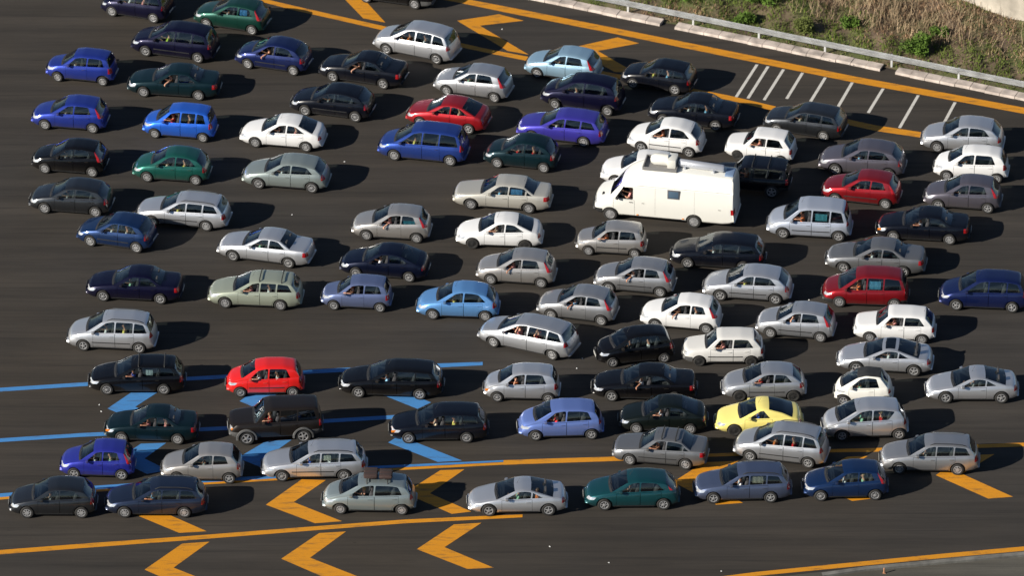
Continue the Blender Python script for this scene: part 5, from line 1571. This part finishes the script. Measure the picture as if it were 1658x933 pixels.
# panel seams, marker lamps, air slot on the bonnet
bm = bmesh.new()
for x in (3.05, 4.95):
    z = .50
    while z < 1.98:
        y0, y1 = VS.side_y(x, z), VS.side_y(x, z+.05)
        vs = [bm.verts.new(p) for p in ((x-.004, -y0-.003, z), (x+.004, -y0-.003, z), (x+.004, -y1-.003, z+.05), (x-.004, -y1-.003, z+.05))]
        bm.faces.new(vs); z += .05
for x in (2.4, 6.1):
    y = VS.side_y(x, 1.15); box(bm, x, x+.12, -y-.02, -y+.01, 1.12, 1.15)
for i in range(36):
    x = 2.15+i*.125; y = VS.side_y(x, 2.03)
    box(bm, x, x+.125, -y-.006, -y+.01, 2.03, 2.042)
vpart('panel_seam', bm, principled('seam_grey', (.28, .27, .24), .7), False)
for x in (2.15, 4.35):
    bm = bmesh.new(); y = VS.side_y(x, .44); box(bm, x, x+.10, -y-.02, -y+.02, .42, .47, bev=.008)
    vpart('marker_lamp', bm, M['amber'])
bm = bmesh.new(); box(bm, .42, .66, -.66, -.40, VS.top(.54)-.10, VS.top(.54)-.02, bev=.02)
vpart('air_intake', bm, PL)

# ------------------------------------------------------------------ things in and on the cars
def cl(c): return cloth(c)
def find(s): return next(i for k, i in INFO.items() if k.startswith(s))
i_ = find('dark red people carrier with'); sunshade(i_, 2.42, 3.0, 1.06, 1.44, cl((.12, .42, .62)), 'light blue cloth hung in the dark red people carrier window')
i_ = find('dark green hatchback at the top'); sunshade(i_, 2.5, 2.9, 1.0, 1.28, cl((.06, .28, .60)), 'blue cloth inside the dark green hatchback at the top')
i_ = find('pale champagne'); sunshade(i_, 2.62, 3.15, .95, 1.20, cl((.10, .32, .62)), 'blue striped cloth in the pale champagne saloon rear window')
i_ = find('pale silver-blue'); sunshade(i_, 2.3, 2.85, 1.04, 1.38, cl((.10, .42, .52)), 'turquoise cloth in the pale silver-blue people carrier window')
i_ = find('silver estate with white paper'); sunshade(i_, 2.6, 2.95, 1.02, 1.25, principled('paper', (.62, .64, .55), .8), 'white paper sheet in a silver estate side window', 'paper_sheet', 'paper')
i_ = find('black estate with roof bars'); sunshade(i_, 2.68, 3.0, 1.0, 1.24, principled('paper', (.5, .6, .62), .8), 'white striped sunshade in the black estate with roof bars', 'sunshade', 'sunshade')
i_ = find('slate-blue estate with curtain'); sunshade(i_, 2.66, 3.15, 1.0, 1.28, cl((.42, .40, .32)), 'beige curtain in the slate-blue estate side window', 'window_curtain', 'curtain')
i_ = find('silver hatchback carrying'); sunshade(i_, 2.5, 3.1, .98, 1.14, cl((.05, .28, .38)), 'blue and green cloth in the back of a silver hatchback')
# luggage on the roof of the grey-green people carrier
i_ = find('grey-green car with luggage'); S_, r_ = i_['S'], i_['root']
for bx_ in (1.75, 2.55):
    bm = bmesh.new(); q = S_.section(bx_)[12]; zt_ = S_.top(bx_)
    tube(bm, [(bx_-i_['xm'], -q[0], zt_-.05), (bx_-i_['xm'], -q[0]+.05, zt_+.08), (bx_-i_['xm'], q[0]-.05, zt_+.08), (bx_-i_['xm'], q[0], zt_-.05)], .022, 6)
    me = mesh_of(bm, 'roof_bar'); me.materials[0] = PL; link('roof_bar', me, r_)
dk = cl((.045, .025, .022)); 
for k, (a, b, y0, y1, hh, lb) in enumerate(((1.62, 2.15, -.30, .42, .17, 'dark brown bag on the car roof, nearer the windscreen'), (2.22, 2.72, -.32, .40, .14, 'dark brown bag on the car roof, nearer the rear'))):
    bm = bmesh.new(); box(bm, a-i_['xm'], b-i_['xm'], y0, y1, 0, hh, bev=.05)
    bmesh.ops.subdivide_edges(bm, edges=bm.edges, cuts=1)
    for v in bm.verts: v.co += Vector((random.uniform(-.012, .012),)*3)
    me = mesh_of(bm, 'luggage_bag', angle=70); me.materials[0] = dk
    o = link('luggage_bag', me); o.location = r_.matrix_basis @ Vector((0, 0, S_.top(2.1)+.10)); o.rotation_euler = r_.rotation_euler
    o.scale = (r_.scale.x, 1, 1)
    tag(o, lb, 'bag', 'luggage on the car roof')
    for yy in (y0+.2, y1-.2):
        bm = bmesh.new(); box(bm, a-.012-i_['xm'], b+.012-i_['xm'], yy-.02, yy+.02, -.01, hh+.012, bev=.01)
        me = mesh_of(bm, 'strap'); me.materials[0] = PL; link('strap', me, o)
